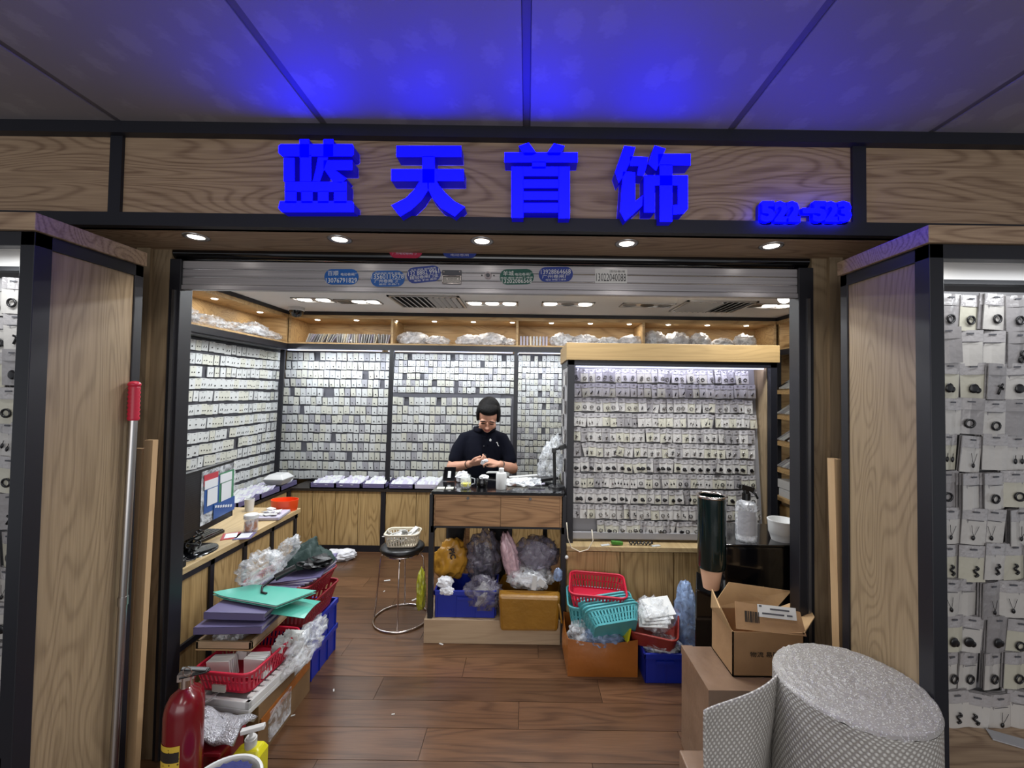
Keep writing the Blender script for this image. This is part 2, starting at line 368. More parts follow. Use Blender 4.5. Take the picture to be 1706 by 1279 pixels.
def part(parent, name, mb, mat, label=None, smooth=False, bevel=0, kind=None):
    """mesh in world coordinates; hung under parent, whose rotation is still zero"""
    if isinstance(mat, str): mat = M[mat]
    elif isinstance(mat, (list, tuple)): mat = [M[x] if isinstance(x, str) else x for x in mat]
    if parent is not None:
        L0 = absloc(parent); off = L0
    else:
        lo = [min(p[i] for p in mb.v) for i in range(3)]; hi = [max(p[i] for p in mb.v) for i in range(3)]
        off = Vector(((lo[0]+hi[0])/2, (lo[1]+hi[1])/2, lo[2]))
    mb.v = [p-off for p in mb.v]
    o = bpy.data.objects.new(name, mb.mesh(name, mat)); COL.objects.link(o)
    if parent is not None: o.parent = parent
    else: o.location = off
    if smooth:
        for p in o.data.polygons: p.use_smooth = True
    if smooth == 'auto':
        o.data.set_sharp_from_angle(angle=.7)
    if bevel:
        b = o.modifiers.new('bevel', 'BEVEL'); b.width = bevel; b.segments = 2; b.limit_method = 'ANGLE'
    if label: o['label'] = label
    if kind: o['kind'] = kind
    return o
def solo(name, mb, mat, label, cat, group=None, **k):
    return tag(part(None, name, mb, mat, **k), label, cat, group)
def struct(name, mb, mat, label=None, cat=None, parent=None, **k):
    o = part(parent, name, mb, mat, **k)
    if parent is None: o['kind'] = 'structure'; o['label'] = label or name.replace('_', ' '); o['category'] = cat or 'trim'
    return o
_font_cache = {}
def textmesh(s, size, extr=.0006, bold=0.0):
    key = (s, size, extr, bold)
    if key in _font_cache: return _font_cache[key]
    cu_ = bpy.data.curves.new('t', 'FONT'); cu_.body = s; cu_.size = size; cu_.extrude = extr; cu_.offset = bold
    cu_.align_x = 'CENTER'; cu_.align_y = 'CENTER'; cu_.resolution_u = 2
    o = bpy.data.objects.new('t', cu_); COL.objects.link(o)
    dg = bpy.context.evaluated_depsgraph_get(); dg.update()
    me = bpy.data.meshes.new_from_object(o.evaluated_get(dg)); bpy.data.objects.remove(o); _font_cache[key] = me
    return me
def text(parent, s, size, c, mat, R=None, wid=None, extr=.0006, bold=0.0, name='lettering', hgt=None):
    """writing centred on world point c, lying in the plane spanned by R's x and y axes"""
    me = textmesh(s, size, extr, bold).copy(); me.materials.clear(); me.materials.append(M[mat] if isinstance(mat, str) else mat)
    vs = [v.co.copy() for v in me.vertices]
    if vs:
        x0, x1 = min(v.x for v in vs), max(v.x for v in vs); y0, y1 = min(v.y for v in vs), max(v.y for v in vs)
        sx = wid/(x1-x0) if wid else 1; sy = hgt/(y1-y0) if hgt else 1
        R = R or Matrix.Rotation(PI/2, 3, 'X'); off = Vector(c) - absloc(parent)
        for v, p in zip(me.vertices, vs): v.co = R @ Vector(((p.x-(x0+x1)/2)*sx, (p.y-(y0+y1)/2)*sy, p.z)) + off
    o = bpy.data.objects.new(name, me); COL.objects.link(o); o.parent = parent
    return o
def crumple(c, r, seed=0, amp=.35, sub=3, freq=2.2, rot=None, flatten=None):
    """a crinkled pouch: folded, ridged surface"""
    bm = bmesh.new(); bmesh.ops.create_icosphere(bm, subdivisions=sub, radius=1)
    o = Vector((seed*7.3, seed*3.1, seed*1.7)); mb = MB(); R = Euler(rot).to_matrix() if rot else Matrix.Identity(3)
    vs = []
    for v in bm.verts:
        p = v.co
        n1 = 1-abs(noise.noise(p*freq+o))*2; n2 = abs(noise.noise(p*freq*2.3+o*2)); n3 = noise.noise(p*freq*5+o)
        k = 1 + amp*(n1-.6) - amp*.45*n2 + amp*.12*n3
        q = Vector((p.x*r[0]*k, p.y*r[1]*k, p.z*r[2]*k))
        if q.z < -r[2]*.72: q.z = -r[2]*.72
        vs.append(R @ q + Vector(c))
    fs = [tuple(v.index for v in f.verts) for f in bm.faces]; bm.free()
    return mb.add(vs, fs)
def sheet(fn, nu, nv, th=.002):
    """a thin folded sheet with thickness"""
    mb = MB(); nn = (nu+1)*(nv+1)
    pts = [Vector(fn(i/nu, j/nv)) for j in range(nv+1) for i in range(nu+1)]
    mb.v = list(pts)
    def nrm(i, j):
        a = pts[j*(nu+1)+min(i+1, nu)]-pts[j*(nu+1)+max(i-1, 0)]; b = pts[min(j+1, nv)*(nu+1)+i]-pts[max(j-1, 0)*(nu+1)+i]
        c = a.cross(b); return c.normalized() if c.length > 1e-9 else Vector((0, 0, 1))
    mb.v += [pts[j*(nu+1)+i]+nrm(i, j)*th for j in range(nv+1) for i in range(nu+1)]
    q = lambda i, j: j*(nu+1)+i
    for j in range(nv):
        for i in range(nu):
            a, b, c, d = q(i, j), q(i+1, j), q(i+1, j+1), q(i, j+1)
            mb.f += [(d, c, b, a), (a+nn, b+nn, c+nn, d+nn)]
    for i in range(nu): mb.f += [(q(i, 0), q(i+1, 0), q(i+1, 0)+nn, q(i, 0)+nn), (q(i+1, nv), q(i, nv), q(i, nv)+nn, q(i+1, nv)+nn)]
    for j in range(nv): mb.f += [(q(0, j+1), q(0, j), q(0, j)+nn, q(0, j+1)+nn), (q(nu, j), q(nu, j+1), q(nu, j+1)+nn, q(nu, j)+nn)]
    mb.m = [0]*len(mb.f); return mb
def rrect(w_, d_, r, n=5):
    pts = []
    for cx, cy, a0 in ((w_/2-r, d_/2-r, 0), (-w_/2+r, d_/2-r, PI/2), (-w_/2+r, -d_/2+r, PI), (w_/2-r, -d_/2+r, 1.5*PI)):
        pts += [(cx+r*math.cos(a0+PI/2*i/n), cy+r*math.sin(a0+PI/2*i/n)) for i in range(n+1)]
    return pts
def hook(o, **k):
    for a, b in k.items(): o[a] = b

# ================================================================== STRUCTURE
YF, YS = 1.61, 1.88                    # front of the fascia, plane of the shutter
ZC, ZS, ZI = 2.63, 2.234, 2.43         # corridor ceiling, soffit, shop ceiling
XL, XR = -1.68, 1.335                  # jamb returns
# floor: each plank its own piece
fl = MB().box((-5, -2.2, -.06), (5, 5.1, -.012))
floor = struct('floor', fl, 'plinth', 'brown laminate plank floor of the shop and corridor', 'floor')
floor.location.z += 0
pw_, row = .179, 0
y = .45
meshes_cache = {}
while y < 4.4:
    x = -2.75 + (row*.437) % 1.2 - 1.2
    while x < 2.8:
        x0, x1 = max(x, -2.79), min(x+1.2, 2.95)
        if x1-x0 > .05 and not (y > 3.4 and (x1 < -2.4)):
            key = round(x1-x0, 3)
            if key not in meshes_cache:
                k = MB().box((0, 0, -.012), (x1-x0-.0022, pw_-.0022, 0))
                meshes_cache[key] = k.mesh('plank', M['floor'])
            o = bpy.data.objects.new('plank', meshes_cache[key]); COL.objects.link(o); o.parent = floor
            o.location = Vector((x0, y, random.uniform(-.0006, 0))) - Vector(floor.location)
        x += 1.2
    y += pw_; row += 1

# corridor ceiling: printed panels between seam strips
ceil = struct('ceiling', MB().box((-5, -2.2, ZC+.012), (5, YF+.02, ZC+.05)), 'ceil_seam', 'printed metal panel ceiling of the corridor', 'ceiling')
edges = [-4.71, -3.93, -3.15, -2.36, -1.575, -.79, -.015, .765, 1.53, 2.31, 3.09, 3.87, 4.65]
for a, b in zip(edges, edges[1:]):
    part(ceil, 'ceiling_panel', MB().box((a+.014, -2.2, ZC), (b-.014, YF, ZC+.012)), 'ceil')
for a in edges: part(ceil, 'seam_strip', MB().box((a-.012, -2.2, ZC+.004), (a+.012, YF, ZC+.012)), 'ceil_seam')

# fascia
def bars(*bx):
    m = MB()
    for a, b in bx: m.box(a, b)
    return m
fasc = struct('wall_front', bars(((-5, YF+.01, ZS), (5, YF+.03, ZC)),), 'wood_h', 'wood veneer fascia wall above the shop opening', 'wall')
part(fasc, 'fascia_panel', MB().box((-1.575, YF, 2.285), (1.245, YF+.012, 2.585)), 'wood_h')
part(fasc, 'fascia_panel', MB().box((-4, YF, 2.285), (-1.622, YF+.012, 2.585)), 'wood_h')
part(fasc, 'fascia_panel', MB().box((1.297, YF, 2.285), (4, YF+.012, 2.585)), 'wood_h')
struct('trim_1', MB().box((-5, YF-.035, 2.585), (5, YF+.02, ZC)), 'black_trim', 'black beam under the corridor ceiling')
struct('trim_2', MB().box((-5, YF-.02, ZS), (5, YF+.02, 2.285)), 'black_trim', 'black beam along the foot of the fascia')
struct('trim_3', MB().box((-1.622, YF-.012, 2.285), (-1.575, YF+.012, 2.585)), 'black_trim', 'black upright between the fascia panels, left of the blue letters')
struct('trim_4', MB().box((1.245, YF-.012, 2.285), (1.297, YF+.012, 2.585)), 'black_trim', 'black upright between the fascia panels, beside the blue numbers')
soff = struct('trim_5', MB().box((-5, YF+.02, ZS), (5, YS+.02, ZS+.02)), 'wood_h', 'wood soffit with downlights over the opening')
# jambs
struct('trim_6', bars(((XL-.06, YS-.03, 0), (XL, YS+.03, ZS)),), 'wood_v', 'veneered outer edge of the left jamb')
struct('trim_7', bars(((XL, YS-.012, 0), (-1.60, YS+.05, ZS)),), 'wood_v', 'veneered front strip of the left jamb')
struct('trim_8', bars(((XR, YS-.03, 0), (XR+.06, YS+.03, ZS)),), 'wood_v', 'veneered outer edge of the right jamb')
struct('trim_9', bars(((1.268, YS-.012, 0), (XR, YS+.05, ZS)),), 'wood_v', 'veneered front strip of the right jamb')
# side corridor walls
struct('wall_left', bars(((-2.86, YS+.05, 0), (-2.8, 4.86, ZI+.05)),), 'white_wall', 'left wall of the shop, behind the card display', 'wall')
struct('wall_right', bars(((3.0, YS+.05, 0), (3.06, 4.86, ZI+.05)),), 'white_wall', 'right wall of the shop', 'wall')
struct('wall_back', bars(((-2.86, 4.8, 0), (3.06, 4.86, ZI+.05)),), 'wood_box', 'back wall of the shop', 'wall')
wf = struct('wall_inside', bars(((-5, YS+.01, 0), (XL-.04, YS+.1, ZC)), ((XR+.04, YS+.01, 0), (5, YS+.1, ZC)), ((-2.86, YS+.05, 0), (-1.62, YS+.1, ZI)), ((1.30, YS+.05, 0), (3.06, YS+.1, ZI))), 'wood_v', 'veneered wall either side of the opening', 'wall')
ish = struct('ceiling_shop', MB().box((-2.86, YS+.12, ZI), (3.06, 4.86, ZI+.04)), 'ceil_shop', 'white ceiling inside the shop', 'ceiling')
# gap above the shutter: dark housing
struct('trim_10', bars(((XL, YS+.03, 2.18), (XR, YS+.12, 2.60)),), 'black_trim', 'dark shutter housing behind the soffit')

# shutter: raised roller shutter with stickers and a handle
sh = thing('roller_shutter', 'raised brushed steel roller shutter across the top of the opening', 'shutter', (-.165, YS, 2.064))
z = 2.064
part(sh, 'bottom_rail', MB().box((-1.60, YS-.014, 2.055), (1.262, YS+.014, 2.076)), 'steel', bevel=.003)
for i, (a, b) in enumerate(((2.078, 2.112), (2.114, 2.148), (2.150, 2.186))):
    part(sh, 'shutter_slat', MB().box((-1.60, YS-.008, a), (1.262, YS+.008, b)), 'steel', bevel=.004)
part(sh, 'drive_tube', MB().cyl((-1.6, YS+.02, 2.225), (1.262, YS+.02, 2.225), .03, n=20), 'black_gloss', smooth='auto')
YK = YS-.008
def stadium(w_, h_, n=8):
    r = h_/2; pts = []
    for i in range(n+1): a = -PI/2+PI*i/n; pts.append((w_/2-r+r*math.cos(a)*.9+r*.1*0, r*math.sin(a)))
    for i in range(n+1): a = PI/2+PI*i/n; pts.append((-w_/2+r+r*math.cos(a)*.9, r*math.sin(a)))
    return pts
def sticker(px, py, wpx, hpx, rot, mat, lines, label):
    c = P(px, py, Y=YK-.001); s_ = YK/F; W_, H_ = wpx*s_, hpx*s_
    st = thing('shop_sticker', label, 'sticker', (c.x, YK, c.z))
    q = Matrix.Rotation(-rot, 3, 'Y')
    mb = MB().prism(stadium(W_, H_) if mat != 'slip' else [(-W_/2, -H_/2), (W_/2, -H_/2), (W_/2, H_/2), (-W_/2, H_/2)],
                    lambda a, b, d: Vector(c)+q @ Vector((a, 0, b))+Vector((0, d, 0)), .0008, -.0008)
    part(st, 'backing', mb, M['stk_'+mat])
    for (t, dx, dy, tw, th) in lines:
        o = c + q @ Vector((dx*s_, 0, -dy*s_)) + Vector((0, -.0012, 0))
        text(st, t, .02, o, 'stk_ink' if mat == 'slip' else 'white', R=q @ Matrix.Rotation(PI/2, 3, 'X'), wid=tw*s_, hgt=th*s_, extr=.0002)
M['stk_blue'] = solid('sticker_blue', (24, 84, 156), .3); M['stk_navy'] = solid('sticker_navy', (30, 52, 130), .3)
M['stk_green'] = solid('sticker_green', (16, 78, 66), .3); M['stk_red'] = solid('sticker_red', (170, 30, 66), .35)
M['stk_slip'] = solid('sticker_slip', (190, 188, 186), .45); M['stk_ink'] = solid('sticker_ink', (26, 26, 30), .5)
sticker(569, 461, 60, 26, .02, 'blue', [('百顺', -14, -6, 18, 8), ('电动卷闸厂', 13, -4, 28, 5), ('13076791829', 0, 6, 52, 8)], 'blue oval phone sticker, first from the left end of the shutter')
sticker(646, 464, 60, 27, .03, 'blue', [('电动卷闸 维修 安装', 0, -9, 42, 3), ('13560119578', 0, -3.5, 54, 8), ('广州卷闸门厂', 0, 4, 44, 6), ('遥控 水晶门', 2, 9.5, 34, 3)], 'blue oval phone sticker reading 13560119578')
sticker(706, 457, 60, 27, .12, 'navy', [('专业 安装 维修卷闸', 0, -9, 42, 3), ('132 8882 9961', 0, -3.5, 52, 8), ('精冠卷闸门业', 0, 4, 48, 6), ('电动 手动 遥控', 2, 9.5, 38, 3)], 'tilted navy oval sticker beside the shutter handle')
sticker(861, 461, 60, 26, .03, 'green', [('羊城', -14, -6, 18, 8), ('电动卷闸厂', 12, -4, 30, 5), ('电动 遥控 玻璃门 维修', 0, 1.5, 54, 3), ('13202086568', 0, 7, 50, 7)], 'dark green oval phone sticker right of the shutter lock')
sticker(926, 457, 60, 25, .03, 'navy', [('13928864668', 0, -4.5, 50, 8), ('广州卷闸厂', 0, 3.5, 46, 6), ('电动 伸缩门 维修', 0, 9, 34, 3)], 'navy oval phone sticker fifth along the shutter')
sticker(1018, 460, 54, 24, .0, 'slip', [('活动卷闸', 10, -8, 26, 4), ('13022040088', 0, 2, 50, 13)], 'grey rectangular slip with black phone number on the shutter')
# the two half hidden stickers on the drive tube
def hung(px, py, wpx, hpx, mat, lines, label):
    c = P(px, py, Y=YS-.012); s_ = c.y/F; st = thing('housing_sticker', label, 'sticker', (c.x, c.y, c.z))
    part(st, 'backing', MB().prism(stadium(wpx*s_, hpx*s_), lambda a, b, d: Vector((c.x+a, c.y+d, c.z+b)), .001, -.001), M['stk_'+mat])
    for (t, dx, dy, tw, th) in lines: text(st, t, .02, (c.x+dx*s_, c.y-.0015, c.z-dy*s_), 'lilac_pale', wid=tw*s_, hgt=th*s_, extr=.0003)
hung(676, 418, 58, 24, 'red', [('广州电动卷闸门厂', 0, 4, 44, 5), ('卷闸 维修 安装', 0, -2, 50, 4)], 'red oval sticker half hidden behind the soffit')
hung(766, 418, 60, 24, 'navy', [('132 0220 0221', 0, 0, 52, 5), ('电动卷闸', 0, 7, 30, 4)], 'dark navy oval sticker half hidden behind the soffit')
hp = thing('pull_handle_plate', 'steel plate handle on the shutter beside the tilted sticker', 'handle', tuple(P(752, 462, Y=YK)))
a, b = P(737, 450, Y=YK), P(769, 459, Y=YK)
part(hp, 'hinge_plate', MB().box((a.x, YK-.006, b.z), (b.x, YK, a.z)), 'slat_dark', bevel=.002)
a, b = P(738, 460, Y=YK), P(768, 473, Y=YK)
part(hp, 'handle_loop', MB().tube([(a.x, YK-.008, a.z), (b.x, YK-.008, a.z), (b.x, YK-.008, b.z), (a.x, YK-.008, b.z)], .0028, 8, closed=True), 'chrome', smooth=True)
part(hp, 'back_plate', MB().box((a.x, YK-.003, b.z), (b.x, YK, a.z)), 'silver')
for px, py in ((740, 453), (766, 453), (745, 465), (763, 465)):
    c = P(px, py, Y=YK-.006); part(hp, 'screw', MB().cyl((c.x, YK-.011, c.z), (c.x, YK, c.z), .003, n=8), 'chrome')
lk = P(813, 459, Y=YK); lo_ = thing('shutter_lock', 'round cylinder lock in the middle of the shutter', 'lock', tuple(lk))
part(lo_, 'lock_ring', MB().cyl((lk.x, YK-.008, lk.z), (lk.x, YK, lk.z), .0155, .017, 24), 'chrome', smooth='auto')
part(lo_, 'keyhole_plug', MB().cyl((lk.x, YK-.011, lk.z), (lk.x, YK-.006, lk.z), .009, n=16), 'slat_dark', smooth='auto')
for dx in (-.027, .027): part(lo_, 'screw', MB().cyl((lk.x+dx, YK-.004, lk.z), (lk.x+dx, YK, lk.z), .0035, n=8), 'ink')

# guide rails of the shutter
for side, x0, lab in ((-1, -1.60, 'black shutter guide post at the left jamb'), (1, 1.205, 'black shutter guide post at the right jamb')):
    g = thing('guide_post', lab, 'post', (x0+.03, YS, 0))
    part(g, 'post', bars(((x0, YS-.02, 0), (x0+.066 if side > 0 else x0+.05, YS+.05, 2.19))), 'black', bevel=.002)
    xs = x0+.036 if side > 0 else x0+.018
    part(g, 'guide_channel', bars(((xs, YS-.026, 0), (xs+.012, YS-.018, 2.05))), 'alu')

# soffit downlights
for i, (px, py) in enumerate(((327, 394), (566, 398), (803, 401), (1044, 405), (1285, 409))):
    c = P(px, py, Z=ZS)
    d = thing('downlight', ['first', 'second', 'third', 'fourth', 'fifth'][i]+' recessed downlight from the left in the wood soffit', 'downlight', (c.x, c.y, ZS), 'downlights in the soffit')
    part(d, 'trim_ring', MB().lathe([(.047, 0), (.047, -.004), (.038, -.006), (.03, -.003), (.03, .0)], (c.x, c.y, ZS), 28), 'alu', smooth=True)
    part(d, 'lens', MB().lathe([(0.0001, -.003), (.029, -.003)], (c.x, c.y, ZS), 24), 'lampface')
    l = bpy.data.lights.new('downlight_lamp', 'SPOT'); l.energy = 9; l.spot_size = 1.9; l.spot_blend = .8; l.shadow_soft_size = .03; l.color = (1, .96, .9)
    lo = bpy.data.objects.new('downlight_lamp', l); COL.objects.link(lo); lo.location = (c.x, c.y, ZS-.012); lo.parent = None

# ================================================================== BLUE LETTERS
YL = YF-.06
def letters(name, label, polys, off, sc_):
    ox, oy = off; c0 = P(ox + polys[0][0][0]/sc_, oy + polys[0][0][1]/sc_, Y=YL)
    t = thing(name, label, 'sign letter', (c0.x, YF, c0.z), 'blue sign letters')
    for poly in polys:
        pts = [P(ox+x/sc_, oy+y/sc_, Y=YL) for x, y in poly]
        area2 = sum(a.x*b.z-b.x*a.z for a, b in zip(pts, pts[1:]+pts[:1]))
        if area2 < 0: pts = pts[::-1]
        n = len(pts)
        mb = MB(); mb.add([(p.x, YL, p.z) for p in pts] + [(p.x, YF-.002, p.z) for p in pts], [tuple(range(n))])
        mb.mi = 1; mb.add([], [((i+1) % n-2*n+0, i-2*n, i-n, (i+1) % n-n) for i in range(0)])
        for i in range(n): mb.f.append((i, i+n, (i+1) % n+n, (i+1) % n)); mb.m.append(1)
        part(t, 'stroke', mb, ['blue_glow', 'blue_side'])
    return t
R4 = lambda x0, y0, x1, y1: [(x0, y0), (x1, y0), (x1, y1), (x0, y1)]
S1 = 4.739
letters('blue_character', 'blue lit character 蓝, first of the sign', [
    [(130, 95), (695, 95), (705, 110), (705, 178), (690, 190), (145, 190), (115, 165), (115, 110)],
    R4(280, 58, 355, 200), R4(468, 58, 545, 190), R4(155, 205, 240, 388), R4(285, 180, 372, 388),
    [(425, 200), (505, 200), (470, 300), (440, 388), (385, 388), (410, 290)], R4(470, 222, 695, 300),
    [(480, 300), (560, 300), (650, 365), (610, 400), (540, 388)],
    R4(165, 392, 650, 470), R4(165, 465, 255, 560), R4(295, 465, 382, 560), R4(425, 465, 508, 560), R4(552, 465, 650, 560),
    [(125, 545), (690, 545), (708, 565), (708, 630), (140, 630), (112, 600)]], (440, 220), S1)
letters('blue_character', 'blue lit character 天, second of the sign', [
    R4(1045, 108, 1555, 195), R4(1005, 292, 1575, 385), R4(1250, 190, 1345, 400),
    [(1230, 385), (1190, 450), (1120, 520), (1005, 578), (1075, 665), (1160, 615), (1240, 540), (1300, 450), (1300, 385)],
    [(1290, 385), (1290, 440), (1330, 520), (1400, 600), (1505, 665), (1585, 590), (1500, 545), (1430, 480), (1380, 420), (1360, 385)]], (440, 220), S1)
S2 = 4.265
letters('blue_character', 'blue lit character 首, third of the sign', [
    [(360, 98), (430, 75), (485, 150), (455, 165), (400, 165)], [(610, 80), (685, 98), (650, 165), (570, 165), (560, 150)],
    R4(258, 145, 778, 215), R4(455, 210, 550, 260), R4(308, 245, 392, 608), R4(642, 245, 722, 612),
    R4(390, 245, 645, 312), R4(390, 338, 645, 396), R4(390, 422, 645, 480), R4(390, 504, 645, 570)], (780, 220), S2)
letters('blue_character', 'blue lit character 饰, fourth of the sign', [
    [(1110, 97), (1188, 108), (1165, 180), (1110, 300), (1070, 360), (1045, 285)],
    [(1150, 172), (1278, 178), (1265, 250), (1245, 312), (1200, 305), (1212, 240), (1150, 240)],
    [(1100, 280), (1185, 285), (1185, 495), (1240, 450), (1235, 525), (1115, 632), (1080, 565)],
    [(1325, 95), (1402, 118), (1360, 215), (1335, 275), (1280, 225)], R4(1350, 155, 1580, 235),
    R4(1362, 230, 1450, 635), R4(1250, 308, 1560, 378), R4(1250, 378, 1325, 570), [(1490, 378), (1560, 378), (1560, 545), (1530, 580), (1455, 585), (1455, 520), (1490, 515)]], (780, 220), S2)
num = thing('shop_number', 'small blue lit shop number at the right end of the sign', 'sign letter', tuple(P(1338, 355, Y=YF)))
for k, (s_, px) in enumerate(zip('522-523', (1278, 1300, 1320, 1345, 1364, 1384, 1405))):
    c = P(px, 353.5 if s_ != '-' else 352, Y=YL+.03)
    text(num, s_, .12, (c.x, YL+.035, c.z), 'blue_glow', wid=(24 if s_ != '-' else 20)*YL/F, hgt=(36 if s_ != '-' else 9)*YL/F, extr=.012, bold=.007, name='numeral')
    h = part(num, 'halo_plate', MB().prism(rrect((26 if s_ != '-' else 24)*YL/F, (40 if s_ != '-' else 12)*YL/F, .008 if s_ == '-' else .02), lambda a, b, d, c=c: Vector((c.x+a, d, c.z+b)), YF-.002, YL+.04), 'blue_side')

# ================================================================== OUTER CABINETS
def outer_cabinet(side, label):
    s = side; xi = 1.24 if s > 0 else -1.53; xo = xi+s*1.1
    y0, y1, zt = 1.29, 1.66, 2.15
    bx = lambda xa, ya, za, xb, yb, zb: ((min(xa, xb), ya, za), (max(xa, xb), yb, zb))
    t = thing('display_cabinet', label, 'cabinet', (xi+s*.5, (y0+y1)/2, 0))
    part(t, 'cornice', bars(bx(xi-s*.012, y0-.012, zt-.055, xo, y1, zt)), 'wood_h' , bevel=.002)
    part(t, 'frame', bars(bx(xi, y0, 0, xi+s*.045, y0+.05, zt-.055), bx(xi, y0, zt-.1, xi+s*.03, y1, zt-.055), bx(xi, y1-.035, 0, xi+s*.03, y1, zt-.055),
                            bx(xi, y0, zt-.1, xo, y0+.04, zt-.055), bx(xo-s*.04, y0, 0, xo, y0+.04, zt-.055)), 'black', bevel=.002)
    part(t, 'side_panel', bars(bx(xi+s*.006, y0+.05, 0, xi+s*.022, y1-.035, zt-.1)), 'wood_v')
    part(t, 'back_board', bars(bx(xi+s*.03, y1-.05, .5, xo-s*.04, y1-.035, zt-.1)), 'slat_grey')
    part(t, 'display_board', bars(bx(xi+s*.03, 1.50, .5, xo-s*.04, 1.515, 2.0)), 'slat_grey')
    part(t, 'ceiling_board', bars(bx(xi+s*.03, y0+.04, 2.085, xo-s*.04, y1-.05, 2.1)), 'ceil_shop')
    part(t, 'valance', bars(bx(xi+s*.03, 1.45, 2.025, xo-s*.04, 1.47, 2.085)), 'ceil_shop')
    part(t, 'valance_edge', bars(bx(xi+s*.03, 1.44, 2.012, xo-s*.04, 1.475, 2.027)), 'black')
    part(t, 'base_shelf', bars(bx(xi+s*.03, y0, .44, xo, y1-.05, .5)), 'wood_h', bevel=.002)
    part(t, 'base_panel', bars(bx(xi+s*.045, y0+.02, 0, xo, y0+.04, .44)), 'wood_h')
    cx = P(1592 if s > 0 else 6, 431, Y=1.36).x
    d = part(t, 'cabinet_lamp', MB().lathe([(.05, 2.085), (.05, 2.081), (.036, 2.079), (.034, 2.082)], (cx, 1.37, 0), 24), 'alu', smooth=True)
    part(t, 'lamp_lens', MB().lathe([(.0001, 2.0815), (.034, 2.0815)], (cx, 1.37, 0), 24), 'lampface')
    return t
outer_cabinet(-1, 'tall wood sided display cabinet at the left edge of the shopfront')
outer_cabinet(1, 'tall wood sided display cabinet at the right edge, behind the bubble wrap')
M['ceil_shop'] = M['ceil_shop']

# ================================================================== SHOP FITTINGS
# left base counter under the wall display (beyond the till counter) and back base cabinets
def base_unit(x0, x1, doors, lab):
    t = thing('base_cabinet', lab, 'cabinet', ((x0+x1)/2, 4.5, 0), 'base cabinets along the back wall')
    yF = 4.24
    part(t, 'carcass', MB().box((x0, yF+.02, 0), (x1, 4.79, .60)), 'wood_door')
    part(t, 'worktop', MB().box((x0, yF-.02, .60), (x1, 4.79, .625)), 'plinth')
    part(t, 'plinth', MB().box((x0, yF-.005, 0), (x1, yF+.02, .06)), 'black')
    part(t, 'post', MB().box((x1-.045, yF-.012, 0), (x1, yF+.02, .60)), 'black')
    xx = x0
    wd = (x1-.045-x0)/doors
    for i in range(doors):
        part(t, 'door', MB().box((xx+.003, yF, .062), (xx+wd-.003, yF+.018, .597)), 'wood_door'); xx += wd
for i, (x0, x1, n) in enumerate(((-2.36, -1.40, 4), (-1.40, -.13, 4), (-.13, 1.2, 4), (1.2, 2.5, 4))):
    base_unit(x0, x1, n, ['oak base cabinet at the back left, behind the till counter', 'oak base cabinet behind the stool and desk', 'oak base cabinet behind the desk and rack', 'oak base cabinet behind the centre rack'][i])
lb = thing('base_cabinet', 'oak base cabinet along the left wall under the card display', 'cabinet', (-2.55, 3.3, 0))
part(lb, 'carcass', MB().box((-2.79, 2.2, 0), (-2.37, 4.22, .60)), 'wood_door'); part(lb, 'worktop', MB().box((-2.79, 2.2, .60), (-2.345, 4.22, .625)), 'plinth')
part(lb, 'post', MB().box((-2.375, 4.18, 0), (-2.345, 4.23, .60)), 'black')
for i in range(4): part(lb, 'door', MB().box((-2.37, 2.25+i*.48, .06), (-2.352, 2.25+i*.48+.474, .595)), 'wood_door')

# overhead cubbies with lit interiors
def cubby(name_label, x0, x1, y0, y1, face, div):
    """face 'y' : open towards the camera; 'x+' open towards +X; 'x-' towards -X"""
    t = thing('overhead_shelf', name_label, 'shelf', ((x0+x1)/2, (y0+y1)/2, 2.03))
    part(t, 'shelf_board', MB().box((x0, y0, 2.09), (x1, y1, 2.105)), 'wood_box')
    part(t, 'lower_rail', MB().box((x0 if face != 'x-' else x0, y0, 2.035), (x1, y0+.03 if face == 'y' else y1, 2.09)) if face == 'y' else
         (MB().box((x1-.03, y0, 2.035), (x1, y1, 2.09)) if face == 'x+' else MB().box((x0, y0, 2.035), (x0+.03, y1, 2.09))), 'black')
    part(t, 'top_board', MB().box((x0, y0, 2.36), (x1, y1, 2.395)), 'wood_box')
    if face == 'y':
        part(t, 'back_board', MB().box((x0, y1-.012, 2.105), (x1, y1, 2.36)), 'wood_box')
        part(t, 'ceiling_trim', MB().box((x0, y0-.01, 2.395), (x1, y0+.02, 2.43)), 'black')
        for d in div: part(t, 'divider', MB().box((d-.012, y0, 2.105), (d+.012, y1-.012, 2.36)), 'wood_box')
        xs = x0+.25
        while xs < x1:
            l = part(t, 'shelf_spot', MB().lathe([(.0001, 2.356), (.02, 2.356), (.026, 2.36)], (xs, y0+.11, 0), 16), 'lampface')
            li = area('shelf_lamp', (xs, y0+.11, 2.35), .04, .55, WARM); xs += .42
    else:
        xb = x0 if face == 'x+' else x1-.012
        part(t, 'back_board', MB().box((xb, y0, 2.105), (xb+.012, y1, 2.36)), 'wood_box')
        xt = x1-.02 if face == 'x+' else x0-.01
        part(t, 'ceiling_trim', MB().box((xt, y0, 2.395), (xt+.03, y1, 2.43)), 'black')
        ys = y0+.3; xm = x1-.11 if face == 'x+' else x0+.11
        while ys < y1:
            part(t, 'shelf_spot', MB().lathe([(.0001, 2.356), (.02, 2.356), (.026, 2.36)], (xm, ys, 0), 16), 'lampface')
            area('shelf_lamp', (xm, ys, 2.35), .04, .55, WARM); ys += .6
            part(t, 'divider', MB().box((x0+.012, y1-.03, 2.105), (x1, y1-.006, 2.36)), 'wood_box') if ys >= y1 else None
    return t
cubby('lit oak overhead shelf along the back wall', -2.516, 2.62, 4.4, 4.79, 'y', [-2.5, -1.425, -.11, 1.22, 2.6])
